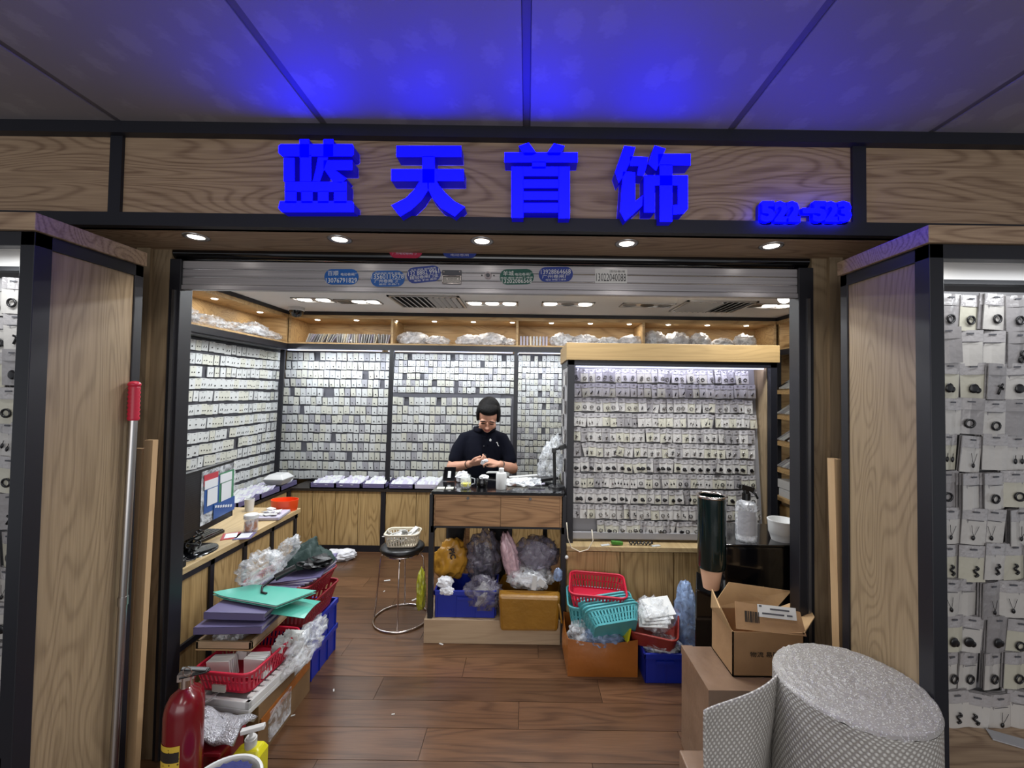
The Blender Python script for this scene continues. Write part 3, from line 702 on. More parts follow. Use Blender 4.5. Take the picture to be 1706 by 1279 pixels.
cubby('lit oak overhead shelf along the left wall', -2.79, -2.516, 2.0, 4.40, 'x+', [])
cubby('lit oak overhead shelf along the right wall', 2.62, 2.99, 2.0, 4.40, 'x-', [])

# leaning display boards
def board(label, x0, x1, xpost, zsplit=None):
    t = thing('display_board', label, 'display board', ((x0+x1)/2, 4.6, .63))
    def lean(z): return 4.72-(2.05-z)*.115
    part(t, 'backing', MB().add([(x0, lean(.64), .64), (x1, lean(.64), .64), (x1, lean(2.04), 2.04), (x0, lean(2.04), 2.04), (x0, lean(.64)+.02, .64), (x1, lean(.64)+.02, .64), (x1, lean(2.04)+.02, 2.04), (x0, lean(2.04)+.02, 2.04)],
                               [(0, 1, 2, 3), (7, 6, 5, 4), (0, 4, 5, 1), (1, 5, 6, 2), (2, 6, 7, 3), (3, 7, 4, 0)]), 'slat_dark')
    mb = MB()
    for xx in (xpost, ):
        mb.add([(xx-.02, 4.34, .63), (xx+.025, 4.34, .63), (xx+.025, 4.40, 2.04), (xx-.02, 4.40, 2.04), (xx-.02, 4.36, .63), (xx+.025, 4.36, .63), (xx+.025, 4.42, 2.04), (xx-.02, 4.42, 2.04)],
               [(0, 1, 2, 3), (7, 6, 5, 4), (0, 4, 5, 1), (1, 5, 6, 2), (2, 6, 7, 3), (3, 7, 4, 0)])
    part(t, 'frame_post', mb, 'black')
    part(t, 'led_strip', MB().box((x0+.03, 4.425, 2.022), (x1-.03, 4.435, 2.03)), 'led_face')
    if zsplit: part(t, 'cross_rail', MB().box((x0+.04, lean(zsplit)-.03, zsplit-.02), (x1-.16, lean(zsplit), zsplit+.02)), 'slat_dark')
    return lean
lean = board('leaning back wall board of white earring cards, nearest the left corner', -2.70, -1.505, -2.57)
board('leaning back wall board of small cards, behind the woman', -1.50, -.125, -1.425, 1.56)
board('leaning back wall board of tiny cards, behind the centre rack', -.12, 1.2, -.118)
lw = thing('display_board', 'long wall board of white earring cards along the left wall', 'display board', (-2.7, 3.4, .63))
part(lw, 'backing', MB().box((-2.70, 2.0, .64), (-2.68, 4.6, 2.04)), 'slat_dark')
part(lw, 'top_rail', MB().box((-2.68, 2.0, 2.02), (-2.53, 4.45, 2.036)), 'black')

# ---- cards -------------------------------------------------------
def card_mesh(w_, h_, kind, seed):
    """cards threaded on one hook: two or three sheets, the front one printed with a tiny stud"""
    r = random.Random(seed); mb = MB(); n = r.choice((2, 3, 3))
    for i in range(n):
        dx = r.uniform(-.12, .12)*w_*(i/2 if i else 0); y = -.012+.006*i
        mb.mi = 0 if i == 0 else 1
        mb.box((dx-w_/2, y-.0018, -h_), (dx+w_/2, y+.0018, 0))
    mb.mi = 2; fx = 0
    z0 = -h_*r.uniform(.6, .72)
    if kind == 'stud': mb.boxr((fx+w_*.0, -.0155, z0), (w_*.16, .003, w_*.16), (0, .78, 0))
    elif kind == 'pair':
        for q in (-1, 1): mb.boxr((q*w_*.2, -.0155, z0), (w_*.12, .003, w_*.14), (0, .5, 0))
    elif kind == 'hookpair':
        for q in (-.14, .2): mb.boxr((q*w_, -.0155, z0), (w_*.06, .003, h_*.22), (0, .3, 0))
    mb.mi = 3; mb.box((-w_*.12, -.0145, -h_*.13), (w_*.12, -.0135, -h_*.09))
    return mb
CM = ['card_a', 'card_c', 'ink', 'slat_dark']
cards = []
for i in range(9):
    cards.append(card_mesh(.058, .083, ('stud', 'pair', 'hookpair')[i % 3], i).mesh('earring_card', [M[('card_a', 'card_b', 'card_a')[i % 3]], M['card_c'], M['ink'], M['slat_dark']]))
# left wall: every card its own object
ORDL = ['first', 'second', 'third', 'fourth', 'fifth', 'sixth', 'seventh', 'eighth', 'ninth', 'tenth', 'eleventh', 'twelfth', 'thirteenth', 'fourteenth', 'fifteenth', 'sixteenth', 'seventeenth', 'eighteenth', 'nineteenth', 'twentieth'] + ['twenty-'+q for q in ('first', 'second', 'third', 'fourth', 'fifth', 'sixth', 'seventh', 'eighth', 'ninth')] + ['thirtieth', 'thirty-first', 'thirty-second', 'thirty-third', 'thirty-fourth']
rowname = ['top', 'second', 'third', 'fourth', 'fifth', 'sixth', 'seventh', 'eighth', 'ninth', 'tenth', 'eleventh', 'twelfth', 'thirteenth', 'fourteenth']
R_left = Matrix.Rotation(PI/2, 4, 'Z')
nl = 0
for r_ in range(13):
    z = 2.005 - r_*.1065
    y = 2.98 + random.uniform(0, .02); ci = 0
    while y < 4.52:
        wv = .058*random.uniform(.95, 1.25)
        if random.random() > .035:
            o = bpy.data.objects.new('earring_card', random.choice(cards)); COL.objects.link(o)
            o.matrix_world = Matrix.Translation((-2.668+.0, y, z+random.uniform(-.004, .004)-.03*math.sin(y*2+r_)*.25)) @ R_left @ Euler((0.06, random.uniform(-.05, .05), random.uniform(-.35, .15))).to_matrix().to_4x4()
            ci += 1; tag(o, 'white earring card, '+ORDL[ci-1]+' from the shutter end, '+rowname[r_]+' row of the left wall display', 'earring card', 'earring cards, '+rowname[r_]+' row of the left wall'); nl += 1
        y += wv*1.04
# back wall: far cards as one uncountable mass per wall
mass = MB(); rr = random.Random(5)
def far_cards(x0, x1, z0, z1, w_, h_, pz, gap=.97, skip=.03):
    z = z1
    while z-h_ > z0:
        x = x0+w_/2
        while x < x1-w_/2+.01:
            if rr.random() > skip:
                L_ = lean(z)-.03; zz = z+rr.uniform(-.004, .004); dy = rr.uniform(-.006, .006); a = rr.uniform(-.05, .05)
                ww = w_*rr.uniform(.86, 1.0)
                mass.mi = rr.choice((0, 0, 0, 1, 1, 2))
                mass.boxr((x+rr.uniform(-.003, .003), L_+dy-(h_/2)*.115, zz-h_/2), (ww, .004, h_), (.12, a, rr.uniform(-.12, .12)))
                mass.mi = 3; mass.boxr((x+rr.uniform(-.1, .1)*w_, L_+dy-.0045-(h_*.7)*.115, zz-h_*.7), (w_*rr.uniform(.12, .24), .002, w_*rr.uniform(.12, .22)), (0, .78, 0))
                mass.mi = 3; mass.boxr((x, L_+dy-.0045, zz-h_*.12), (w_*.22, .002, h_*.04), (0, .2, 0))
                if rr.random() < .5:
                    mass.mi = 2; mass.boxr((x+ww*.3, L_+dy+.008-(h_/2)*.115, zz-h_/2-.003), (ww*.8, .004, h_), (.12, a+.05, .1))
            x += w_*1.06
        z -= pz
far_cards(-2.68, -1.51, .655, 2.02, .058, .084, .0985)
far_cards(-1.475, -.14, 1.585, 2.02, .045, .062, .073)
far_cards(-1.475, -.14, .655, 1.54, .056, .084, .0985)
far_cards(-.10, .62, .655, 2.02, .042, .058, .0665)
mo = part(None, 'earring_cards', mass, ['card_a', 'card_b', 'card_c', 'ink'])
tag(mo, 'dense rows of small white earring cards on the back wall boards', 'earring cards', None, 'stuff')

# trays of cards lying on the base cabinets
def tray(c, w_, d_, label, rz=0, mat='lilac', grp='card trays on the base cabinets'):
    t = thing('card_tray', label, 'tray', c, grp)
    x, y, z = c
    part(t, 'tray_body', bars(((x-w_/2, y-d_/2, z), (x+w_/2, y-d_/2+.012, z+.05)), ((x-w_/2, y+d_/2-.01, z), (x+w_/2, y+d_/2, z+.05)), ((x-w_/2, y-d_/2, z), (x-w_/2+.01, y+d_/2, z+.05)),
                                  ((x+w_/2-.01, y-d_/2, z), (x+w_/2, y+d_/2, z+.05)), ((x-w_/2, y-d_/2, z), (x+w_/2, y+d_/2, z+.01))), mat)
    m = MB(); r = random.Random(int((x+y)*1000))
    k = int(w_/.03)
    for j in range(5):
        for i in range(k):
            m.mi = r.choice((0, 0, 1)); m.boxr((x-w_/2+.02+(i+.5)*(w_-.04)/k, y-d_/2+.04+j*(d_-.06)/5+r.uniform(-.01, .01), z+.047+r.uniform(-.004, .008)), (.026, .075, .003), (.5, r.uniform(-.1, .1), 0))
    part(t, 'cards', m, ['card_a', 'lilac_pale'], kind='stuff'); t.rotation_euler.z = rz
xs = [(-2.03+.0, .24, 'lilac'), (-1.775, .24, 'lilac'), (-1.52, .22, 'lilac'), (-1.245, .24, 'lilac'), (-.99, .24, 'lilac_pale'), (-.74, .22, 'lilac')]
for i, (x, wd, mt) in enumerate(xs):
    tray((x, 4.39, .626), wd+.012, .33, ['lilac card tray at the left end of the back counter', 'second lilac card tray on the back counter', 'third lilac card tray, ending at the black post', 'lilac card tray just right of the black post', 'pale card tray left of the desk', 'lilac card tray partly behind the desk'][i], mat=mt)
for i, y in enumerate((3.0, 3.302, 3.604, 3.906, 4.208)):
    tray((-2.49, y, .626), .28, .295, ['lilac card tray on the left counter behind the monitor', 'second lilac card tray on the left counter beyond the monitor', 'third lilac card tray along the left counter', 'fourth lilac card tray along the left counter', 'lilac card tray in the left back corner'][i])
# white foam box on the trays
c = P(466, 797, Y=4.15)
fb = thing('foam_box', 'white foam takeaway box on the trays in the back left corner', 'box', (c.x, 4.15, .69))
part(fb, 'box_base', MB().add([(c.x-.07, 4.06, .69), (c.x+.07, 4.06, .69), (c.x+.07, 4.2, .69), (c.x-.07, 4.2, .69), (c.x-.10, 4.03, .74), (c.x+.10, 4.03, .74), (c.x+.10, 4.23, .74), (c.x-.10, 4.23, .74)],
     [(3, 2, 1, 0), (4, 5, 6, 7), (0, 1, 5, 4), (1, 2, 6, 5), (2, 3, 7, 6), (3, 0, 4, 7)]), 'white')
part(fb, 'box_lid', MB().add([(c.x-.10, 4.03, .742), (c.x+.10, 4.03, .742), (c.x+.10, 4.23, .742), (c.x-.10, 4.23, .742), (c.x-.06, 4.07, .785), (c.x+.06, 4.07, .785), (c.x+.06, 4.2, .785), (c.x-.06, 4.2, .785)],
     [(3, 2, 1, 0), (4, 5, 6, 7), (0, 1, 5, 4), (1, 2, 6, 5), (2, 3, 7, 6), (3, 0, 4, 7)]), 'white', bevel=.006)

# bags stored on the overhead shelves
def bag(name, label, c, r, seed, mat='film', cat='bag', grp=None, amp=.4, inner=None, sub=4, rot=None, freq=2.2, z0=None):
    if z0 is not None: c = (c[0], c[1], z0+r[2]*.72)
    base = (c[0], c[1], c[2]-r[2]*.72)
    t = thing(name, label, cat, base, grp)
    part(t, 'film', crumple(c, r, seed, amp, sub, freq, rot), mat, smooth=True)
    if inner: part(t, 'contents', crumple((c[0], c[1], c[2]-r[2]*.12), [q*.72 for q in r], seed+3, .5, 2, 3), inner)
    return t
shb = [(-1.92, .12, .05), (-1.25, .17, .085), (-.98, .13, .06), (-.62, .16, .07), (-.40, .17, .085), (-.2, .09, .05)]
labs = ['flat clear bag on the back shelf above the left corner board', 'crumpled bag at the left end of the middle shelf bay', 'low crumpled bag in the middle shelf bay', 'low clear bag right of the middle of the shelf bay', 'tall glossy bag near the divider of the middle bay', 'small bag against the shelf divider']
for i, (x, rx, rz) in enumerate(shb): bag('stored_bag', labs[i], (x, 4.56, 0), (rx, .1, rz), i+1, 'film_dense', z0=2.105, grp='plastic bags on the back shelf', inner='tissue')
x = .38
for i in range(9):
    rx = .11+.05*random.random()
    bag('stored_bag', ['rounded clear bag on the shelf above the tiny card board', 'clear bag on the shelf left of the centre rack', 'upright cloudy bag above the left end of the rack', 'crumpled bag beside the hidden divider', 'white bag above the rack, left of its middle', 'pale bag in the middle above the rack', 'tall tilted bag above the rack', 'loose clear bag above the right half of the rack', 'small dark topped bag by the last divider'][i],
        (x, 4.52, 0), (rx, .1, .06+.05*random.random()), 20+i, 'film_dense', z0=2.105, grp='bags above the centre rack', inner='tissue' if i % 2 else 'paperwhite'); x += .245
# envelopes filed upright on the back shelf
for i in range(34):
    x = -2.33+i*.026
    m = MB().boxr((x, 4.50, 2.105+.052), (.006, .12, .1), (0, random.uniform(.25, .6) if i < 12 else random.uniform(-.1, .3), 0))
    solo('card_envelope', m, random.choice(['paperwhite', 'cream', 'card_c', 'lilac_pale']), 'thin envelope, '+ORDL[i]+' from the left in the left bay of the back shelf', 'envelope', 'envelopes in the left bay of the back shelf')
for i in range(9):
    x = -.07+i*.034
    solo('card_envelope', MB().boxr((x, 4.5, 2.105+.05), (.02, .12, .1), (0, random.uniform(-.05, .05), 0)), random.choice(['paperwhite', 'cream', 'card_c', 'lilac_pale']), 'packet, '+ORDL[i]+' from the left, filed on edge right of the shelf divider', 'packet', 'packets right of the divider on the back shelf')
for i, (y, rz) in enumerate(((3.1, .085), (3.4, .06), (3.72, .055), (3.98, .08), (4.2, .05), (2.85, .07))):
    bag('stored_bag', ['clear bag of white goods nearest the shutter on the left shelf', 'low bag second on the left shelf', 'flat bag in the middle of the left shelf', 'white bag with a twisted neck on the left shelf', 'small bag at the far end of the left shelf', 'bag at the hidden front end of the left shelf'][i],
        (-2.6, y, 0), (.1, .17, rz), 40+i, 'film', z0=2.105, grp='bags on the left shelf', inner='tissue' if i in (0, 3) else None)
bag('stored_bag', 'clear bag of white packets on the right wall shelf', (2.78, 4.1, 0), (.13, .22, .11), 51, 'film_dense', z0=2.105, inner='paperwhite')

# shop ceiling fittings
def lamp_unit(x0, x1, y, label, on=(1, 1, 1), rz=0):
    t = thing('ceiling_lamp', label, 'ceiling lamp', ((x0+x1)/2, y, ZI), 'grille lamps in the shop ceiling')
    h_ = .085
    part(t, 'lamp_frame', bars(((x0, y-h_, ZI-.008), (x1, y-h_+.012, ZI)), ((x0, y+h_-.012, ZI-.008), (x1, y+h_, ZI)), ((x0, y-h_, ZI-.008), (x0+.012, y+h_, ZI)), ((x1-.012, y-h_, ZI-.008), (x1, y+h_, ZI))), 'alu')
    part(t, 'lamp_bed', MB().box((x0, y-h_, ZI-.002), (x1, y+h_, ZI-.0005)), 'alu')
    for i, q in enumerate(on):
        cx = x0+(i+.5)*(x1-x0)/len(on)
        part(t, 'lamp_cup', MB().lathe([(.062, ZI-.005), (.05, ZI-.003), (.001, ZI-.0025)], (cx, y, 0), 20), 'lampface' if q else 'black_plastic')
    t.rotation_euler.z = rz
def at_c(px, py): return P(px, py, Z=ZI)
c = at_c(523, 499); lamp_unit(c.x-.17, c.x+.17, c.y, 'grille lamp in the ceiling left of the dome camera', (1, 1), 0)
c = at_c(598, 502); lamp_unit(c.x-.2, c.x+.2, c.y, 'grille lamp between dome camera and air vent', (0, 1, 1))
c = at_c(820, 505); lamp_unit(c.x-.24, c.x+.24, c.y, 'grille lamp right of the louvred air vent', (1, 1, 1))
c = at_c(946, 506); lamp_unit(c.x-.24, c.x+.24, c.y, 'lit grille lamp above the middle of the shop', (1, 0, 1))
c = at_c(1078, 508); lamp_unit(c.x-.24, c.x+.24, c.y, 'grille lamp with dark bulbs above the centre rack', (0, 0, 0))
c = at_c(1282, 509); lamp_unit(c.x-.2, c.x+.2, c.y, 'lit grille lamp at the right end of the ceiling', (0, 1, 1))
def vent(px, py, w_, label):
    c = at_c(px, py); t = thing('air_vent', label, 'air vent', (c.x, c.y, ZI))
    part(t, 'vent_frame', bars(((c.x-w_/2, c.y-.24, ZI-.012), (c.x+w_/2, c.y-.22, ZI)), ((c.x-w_/2, c.y+.22, ZI-.012), (c.x+w_/2, c.y+.24, ZI)), ((c.x-w_/2, c.y-.24, ZI-.012), (c.x-w_/2+.02, c.y+.24, ZI)), ((c.x+w_/2-.02, c.y-.24, ZI-.012), (c.x+w_/2, c.y+.24, ZI))), 'alu')
    part(t, 'vent_duct', MB().box((c.x-w_/2, c.y-.24, ZI-.001), (c.x+w_/2, c.y+.24, ZI-.0002)), 'black')
    n = 11
    for i in range(n):
        x = c.x-w_/2+.03+(i+.5)*(w_-.06)/n
        part(t, 'louvre', MB().boxr((x, c.y, ZI-.012), (.036, .44, .003), (0, .5 if i < n/2 else -.5, 0)), 'white_wall')
vent(715, 502, .62, 'louvred white air vent left of the middle of the ceiling')
vent(1185, 510, .62, 'louvred white air vent right of the middle of the ceiling')
c = at_c(494, 512)
dc = thing('dome_camera', 'dark dome security camera hanging in the left ceiling corner', 'camera', (c.x, c.y, ZI))
part(dc, 'camera_base', MB().lathe([(.0001, ZI), (.075, ZI), (.075, ZI-.03), (.068, ZI-.036)], (c.x, c.y, 0), 24), 'white_wall', smooth='auto')
part(dc, 'camera_dome', MB().lathe([(.066, ZI-.034), (.062, ZI-.06), (.042, ZI-.088), (.018, ZI-.1), (.0001, ZI-.102)], (c.x, c.y, 0), 24), 'black_gloss', smooth=True)
c = P(1307, 497, Y=2.75)
l = bpy.data.lights.new('spot_lamp_light', 'POINT'); l.energy = 9; l.shadow_soft_size = .04; lo = bpy.data.objects.new('spot_lamp_light', l); COL.objects.link(lo); lo.location = (c.x-.02, c.y-.06, c.z-.05)
bs = thing('spot_lamp', 'bright round spot lamp hanging by the right guide post', 'lamp', (c.x, c.y, ZI))
part(bs, 'lamp_head', MB().ell((c.x, c.y, c.z), (.04, .04, .032)), 'lampface', smooth=True)
part(bs, 'lamp_stem', MB().cyl((c.x, c.y, c.z+.025), (c.x, c.y, ZI), .008, n=10), 'alu')

# right wall tray shelving, seen in the slit right of the rack
rs = thing('tray_shelving', 'black framed shelving of slanted card trays on the right wall', 'shelving', (2.75, 3.9, 0))
part(rs, 'frame', bars(((2.60, 4.36, 0), (2.64, 4.4, 2.03)), ((2.60, 3.2, 0), (2.64, 3.24, 2.03)), ((2.9, 4.18, 1.75), (2.94, 4.22, 2.03))), 'black')
for i, zz in enumerate((1.63, 1.375, 1.105, .835, .55)):
    sh_ = part(rs, 'shelf', MB().add([(2.58, 3.2, zz), (2.58, 4.4, zz), (2.98, 4.4, zz+.16), (2.98, 3.2, zz+.16), (2.58, 3.2, zz+.035), (2.58, 4.4, zz+.035), (2.98, 4.4, zz+.195), (2.98, 3.2, zz+.195)],
         [(0, 1, 2, 3), (7, 6, 5, 4), (0, 4, 5, 1), (1, 5, 6, 2), (2, 6, 7, 3), (3, 7, 4, 0)]), 'wood_box')
    if i < 4:
        m = MB(); r = random.Random(i)
        for j in range(24):
            for k in range(3):
                m.mi = r.choice((0, 0, 1, 2)); m.boxr((2.645+k*.095, 3.25+j*.048, zz+.09+k*.06), (.12, .036, .012), (0, -.56, r.uniform(-.1, .1)))
        part(rs, 'tray_cards', m, ['card_a', 'card_c', 'ink'], kind='stuff')
part(rs, 'base_cupboard', MB().box((2.62, 3.2, 0), (2.99, 4.4, .5)), 'wood_door')
for i, (z0, z1, y0, y1) in enumerate(((.59, .67, 3.7, 4.34), (.675, .76, 3.8, 4.36), (.59, .72, 3.3, 3.68))):
    solo('document_box', MB().box((2.60, y0, z0), (2.72, y1, z1)), 'white', ['lower white box on the lowest right wall shelf', 'upper white box on the lowest right wall shelf', 'hidden white box further along the right wall shelf'][i], 'box', bevel=.003)

# ================================================================== CENTRE RACK
RX0, RX1, RY, RT = .272, 1.668, 2.80, 1.95
rk = thing('display_rack', 'oak and black display rack of pendant packets in the centre of the shop', 'display rack', (.97, 3.0, 0))
part(rk, 'top_fascia', MB().box((RX0-.012, RY-.012, 1.835), (RX1+.012, RY+.5, RT)), 'wood_rack', bevel=.002)
part(rk, 'frame', bars(((RX0, RY-.002, .62), (RX0+.045, RY+.04, 1.835)), ((RX1-.045, RY-.002, .62), (RX1, RY+.04, 1.835)), ((RX0, RY-.002, 1.80), (RX1, RY+.04, 1.835)),
                       ((RX0, RY+.46, .62), (RX0+.03, RY+.5, 1.835)), ((RX0, RY, 1.79), (RX0+.03, RY+.5, 1.835))), 'black', bevel=.002)
part(rk, 'side_panel', MB().box((RX0+.004, RY+.04, .62), (RX0+.02, RY+.46, 1.79)), 'slat_grey')
part(rk, 'side_panel', MB().box((RX1-.05, RY+.04, .62), (RX1-.035, RY+.46, 1.8)), 'wood_v')
part(rk, 'slat_board', MB().add([(RX0+.04, RY+.08, .64), (RX1-.05, RY+.08, .64), (RX1-.05, RY+.2, 1.83), (RX0+.04, RY+.2, 1.83), (RX0+.04, RY+.1, .64), (RX1-.05, RY+.1, .64), (RX1-.05, RY+.22, 1.83), (RX0+.04, RY+.22, 1.83)],
     [(0, 1, 2, 3), (7, 6, 5, 4), (0, 4, 5, 1), (1, 5, 6, 2), (2, 6, 7, 3), (3, 7, 4, 0)]), 'slat_grey')
part(rk, 'worktop', MB().box((RX0-.0, RY-.06, .595), (RX1, RY+.5, .625)), 'wood_top', bevel=.002)
part(rk, 'carcass', MB().box((RX0, RY-.02, .0), (RX1, RY+.5, .595)), 'wood_door')
for i in range(4):
    a = RX0+i*(RX1-RX0)/4
    part(rk, 'door', MB().box((a+.004, RY-.04, .05), (a+(RX1-RX0)/4-.004, RY-.02, .585)), 'wood_door', bevel=.001)
part(rk, 'led_strip', MB().box((RX0+.06, RY+.05, 1.792), (RX1-.06, RY+.065, 1.80)), 'led_face')
part(rk, 'price_rail', MB().box((RX0+.045, RY+.03, .645), (RX1-.05, RY+.06, .685)), 'slat_grey')
def rlean(z): return RY+.055+(z-.64)*.1

def packet_mesh(w_, h_, seed, mats, layers=2):
    r = random.Random(seed); mb = MB()
    for i in range(layers):
        dx = r.uniform(-.14, .14)*w_*(1 if i else 0); y = -.010+.007*i
        hh = h_*.32
        def f(u, v, z0, z1, y=y, dx=dx): return Vector((dx+(u-.5)*w_, y-.004*math.sin(PI*u)*(1-v)-.0015*math.sin(9*u+seed), z0+(z1-z0)*v))
        mb.mi = 0; mb.grid(lambda u, v: f(u, v, -hh, 0), 4, 1)
        mb.mi = 1 if i == 0 else 2; mb.grid(lambda u, v: f(u, v*.999, -h_, -hh), 4, 3)
        mb.mi = 2; mb.box((dx-w_/2, y+.001, -h_), (dx+w_/2, y+.003, 0))
    mb.mi = 3; mb.box((-w_*.13, -.0155, -h_*.12), (w_*.13, -.0145, -h_*.08))
    if seed % 3 == 0: mb.mi = 3; mb.box((-w_*.3, -.0155, -h_*.34), (w_*.3, -.015, -h_*.325))
    return mb.mesh('packet', mats)
def pend_mesh(kind, s):
    mb = MB(); y = -.018
    if kind == 'cross':
        mb.boxr((0, y, 0), (s*.16, .003, s*1.0), (0, .15, 0)); mb.boxr((0, y, s*.14), (s*.62, .003, s*.16), (0, .15, 0))
    elif kind == 'ring':
        mb.tube([(math.cos(2*PI*i/12)*s*.32, y, math.sin(2*PI*i/12)*s*.32) for i in range(12)], s*.085, 6, closed=True)
    elif kind == 'eight':
        for q in (-1, 1): mb.tube([(math.cos(2*PI*i/10)*s*.24, y, q*s*.25+math.sin(2*PI*i/10)*s*.24) for i in range(10)], s*.08, 5, closed=True)
    elif kind == 'disc':
        mb.ell((0, y, 0), (s*.38, .004, s*.4), 12, 6); mb.ell((s*.35, y, -s*.08), (s*.22, .003, s*.25), 8, 5)
    elif kind == 'bar':
        mb.boxr((0, y, 0), (s*.2, .004, s*.75), (0, .35, 0))
    elif kind == 'chain':
        mb.tube([(-s*.3, y, s*.7), (-s*.16, y, .2*s), (0, y, -s*.2), (s*.13, y, .2*s), (s*.26, y, s*.7)], s*.02, 4); mb.ell((0, y, -s*.3), (s*.14, .003, s*.2), 8, 5)
    elif kind == 'drops':
        for q in (-1, 1): mb.ell((q*s*.28, y, 0), (s*.15, .003, s*.24), 8, 5); mb.tube([(q*s*.28, y, s*.2), (q*s*.28, y, s*.5)], s*.03, 4)
    elif kind == 'twist':
        mb.tube([(s*.16*math.sin(i*1.1)+s*.02*i, y, s*(.45-.09*i)) for i in range(10)], s*.09, 5)
    me = mb.mesh('pendant', M['ink'])
    for p in me.polygons: p.use_smooth = True
    return me
ORD = ['first', 'second', 'third', 'fourth', 'fifth', 'sixth', 'seventh', 'eighth', 'ninth', 'tenth', 'eleventh', 'twelfth', 'thirteenth', 'fourteenth', 'fifteenth', 'sixteenth', 'seventeenth', 'eighteenth', 'nineteenth', 'twentieth'] + ['twenty-'+q for q in ('first', 'second', 'third', 'fourth', 'fifth', 'sixth', 'seventh', 'eighth', 'ninth')] + ['thirtieth', 'thirty-first', 'thirty-second', 'thirty-third', 'thirty-fourth', 'thirty-fifth', 'thirty-sixth']
M['pcard_a'] = solid('packet_card', (184, 180, 175), .3, bump=.2, bscale=35, coat=.5)
M['pcard_b'] = solid('packet_card_cream', (184, 180, 164), .3, bump=.2, bscale=35, coat=.5)
M['pcard_c'] = solid('packet_card_grey', (140, 136, 136), .26, bump=.4, bscale=35, coat=.6)
M['poly'] = solid('packet_header', (160, 156, 156), .2, bump=.6, bscale=45, coat=.7)
PMATS = [[M['poly'], M['pcard_a'], M['pcard_c'], M['slat_dark']], [M['poly'], M['pcard_b'], M['pcard_c'], M['slat_dark']], [M['pcard_c'], M['pcard_c'], M['poly'], M['slat_dark']]]
pk_small = [packet_mesh(.056, .092, i, PMATS[(0, 0, 1, 0, 2, 1)[i % 6]], 2) for i in range(8)]
pk_big = [packet_mesh(.082, .125, i+9, PMATS[(0, 1, 0, 2)[i % 4]], 3) for i in range(8)]
kinds = ['cross', 'ring', 'eight', 'disc', 'bar', 'chain', 'drops', 'twist']
pend_s = {k: pend_mesh(k, .033) for k in kinds}; pend_b = {k: pend_mesh(k, .042) for k in kinds}
pend_silver = {}
for k in kinds:
    me = pend_s[k].copy(); me.materials.clear(); me.materials.append(M['silver']); pend_silver[k] = me
def put_packet(mesh, pend, mat4, pz, label, grp, cat='packet', nm='pendant_packet'):
    o = bpy.data.objects.new(nm, mesh); COL.objects.link(o); o.matrix_world = mat4; tag(o, label, cat, grp)
    if pend:
        q = bpy.data.objects.new('pendant', pend); COL.objects.link(q); q.parent = o; q.location = (random.uniform(-.006, .006), 0, pz); q.rotation_euler = (0, random.uniform(-.4, .4), 0)
    return o
rows = [('eight', 'ring'), ('bar', 'bar'), ('ring', 'bar'), ('chain', 'drops'), ('cross', 'twist'), ('cross', 'cross'), ('disc', 'disc'), ('drops', 'ring'), ('disc', 'ring'), ('twist', 'ring'), ('ring', 'disc')]
kname = {'eight': 'figure eight', 'ring': 'ring', 'bar': 'bar', 'chain': 'fine chain', 'drops': 'twin drop', 'cross': 'cross', 'twist': 'twisted', 'disc': 'round black'}
npk = 0
for r_ in range(11):
    z = 1.785 - r_*.1025; x = RX0+.075+random.uniform(0, .01); x_end = RX1-.09
    if r_ == 10: x += .15
    ci = 0
    while x < x_end:
        k = rows[r_][0] if random.random() < .6 else rows[r_][1]
        m4 = Matrix.Translation((x, rlean(z)-.006+random.uniform(-.003, .003), z+random.uniform(-.004, .004))) @ Euler((-.1, random.uniform(-.05, .05) + (random.uniform(-.25, .25) if random.random() < .2 else 0), random.uniform(-.3, .3))).to_matrix().to_4x4()
        put_packet(random.choice(pk_small), (pend_s if (r_ in (6, 7, 8) or random.random() < .45) else pend_silver)[k], m4, -.066, kname[k]+' pendant packet, '+ORD[ci]+' from the left in the '+rowname[r_]+' row of the centre rack', 'pendant packets, '+rowname[r_]+' row of the centre rack'); ci += 1
        npk += 1
        x += .0495*random.uniform(.9, 1.1)
# few thin packets on the rack's left side
for r_ in range(11):
    m4 = Matrix.Translation((RX0+.0, RY+.14+.16*(r_ % 2), 1.76-r_*.1)) @ Matrix.Rotation(-PI/2, 4, 'Z')
    put_packet(random.choice(pk_small), None, m4, 0, 'small packet, '+ORD[r_]+' from the top on the narrow left side of the centre rack', 'packets on the side of the centre rack')

# outer cabinets' packets
orow = 12
for side in (1, -1):
    for r_ in range(orow):
        z = 1.985 - r_*.124
        x = 1.385 if side > 0 else -1.86
        xe = 1.96 if side > 0 else -1.68
        kk = ['ring', 'disc', 'disc', 'ring', 'drops', 'ring', 'chain', 'twist', 'chain', 'disc', 'ring', 'twist'][r_]
        while x < xe:
            ci = 0 if x < (1.386 if side > 0 else -1.859) else ci+1
            k = kk if random.random() < .7 else random.choice(kinds)
            m4 = Matrix.Translation((x, 1.47+random.uniform(-.01, .004), z+random.uniform(-.008, .008))) @ Euler((0.05, random.uniform(-.08, .08), random.uniform(-.25, .25))).to_matrix().to_4x4()
            wh = 'right' if side > 0 else 'left'
            put_packet(random.choice(pk_big), pend_b[k] if random.random() < .8 else None, m4, -.088, kname[k]+' packet, '+ORD[ci]+' from left, '+rowname[r_]+' row of the '+wh+' outer cabinet', 'packets, '+rowname[r_]+' row, '+wh+' outer cabinet', 'packet', 'jewellery_bag')
            x += .078*random.uniform(.9, 1.12)
solo('loose_card', MB().boxr((1.60, 1.40, .504), (.11, .05, .004), (0, 0, -.5)), 'card_c', 'loose silvery card lying on the shelf of the right outer cabinet', 'card')

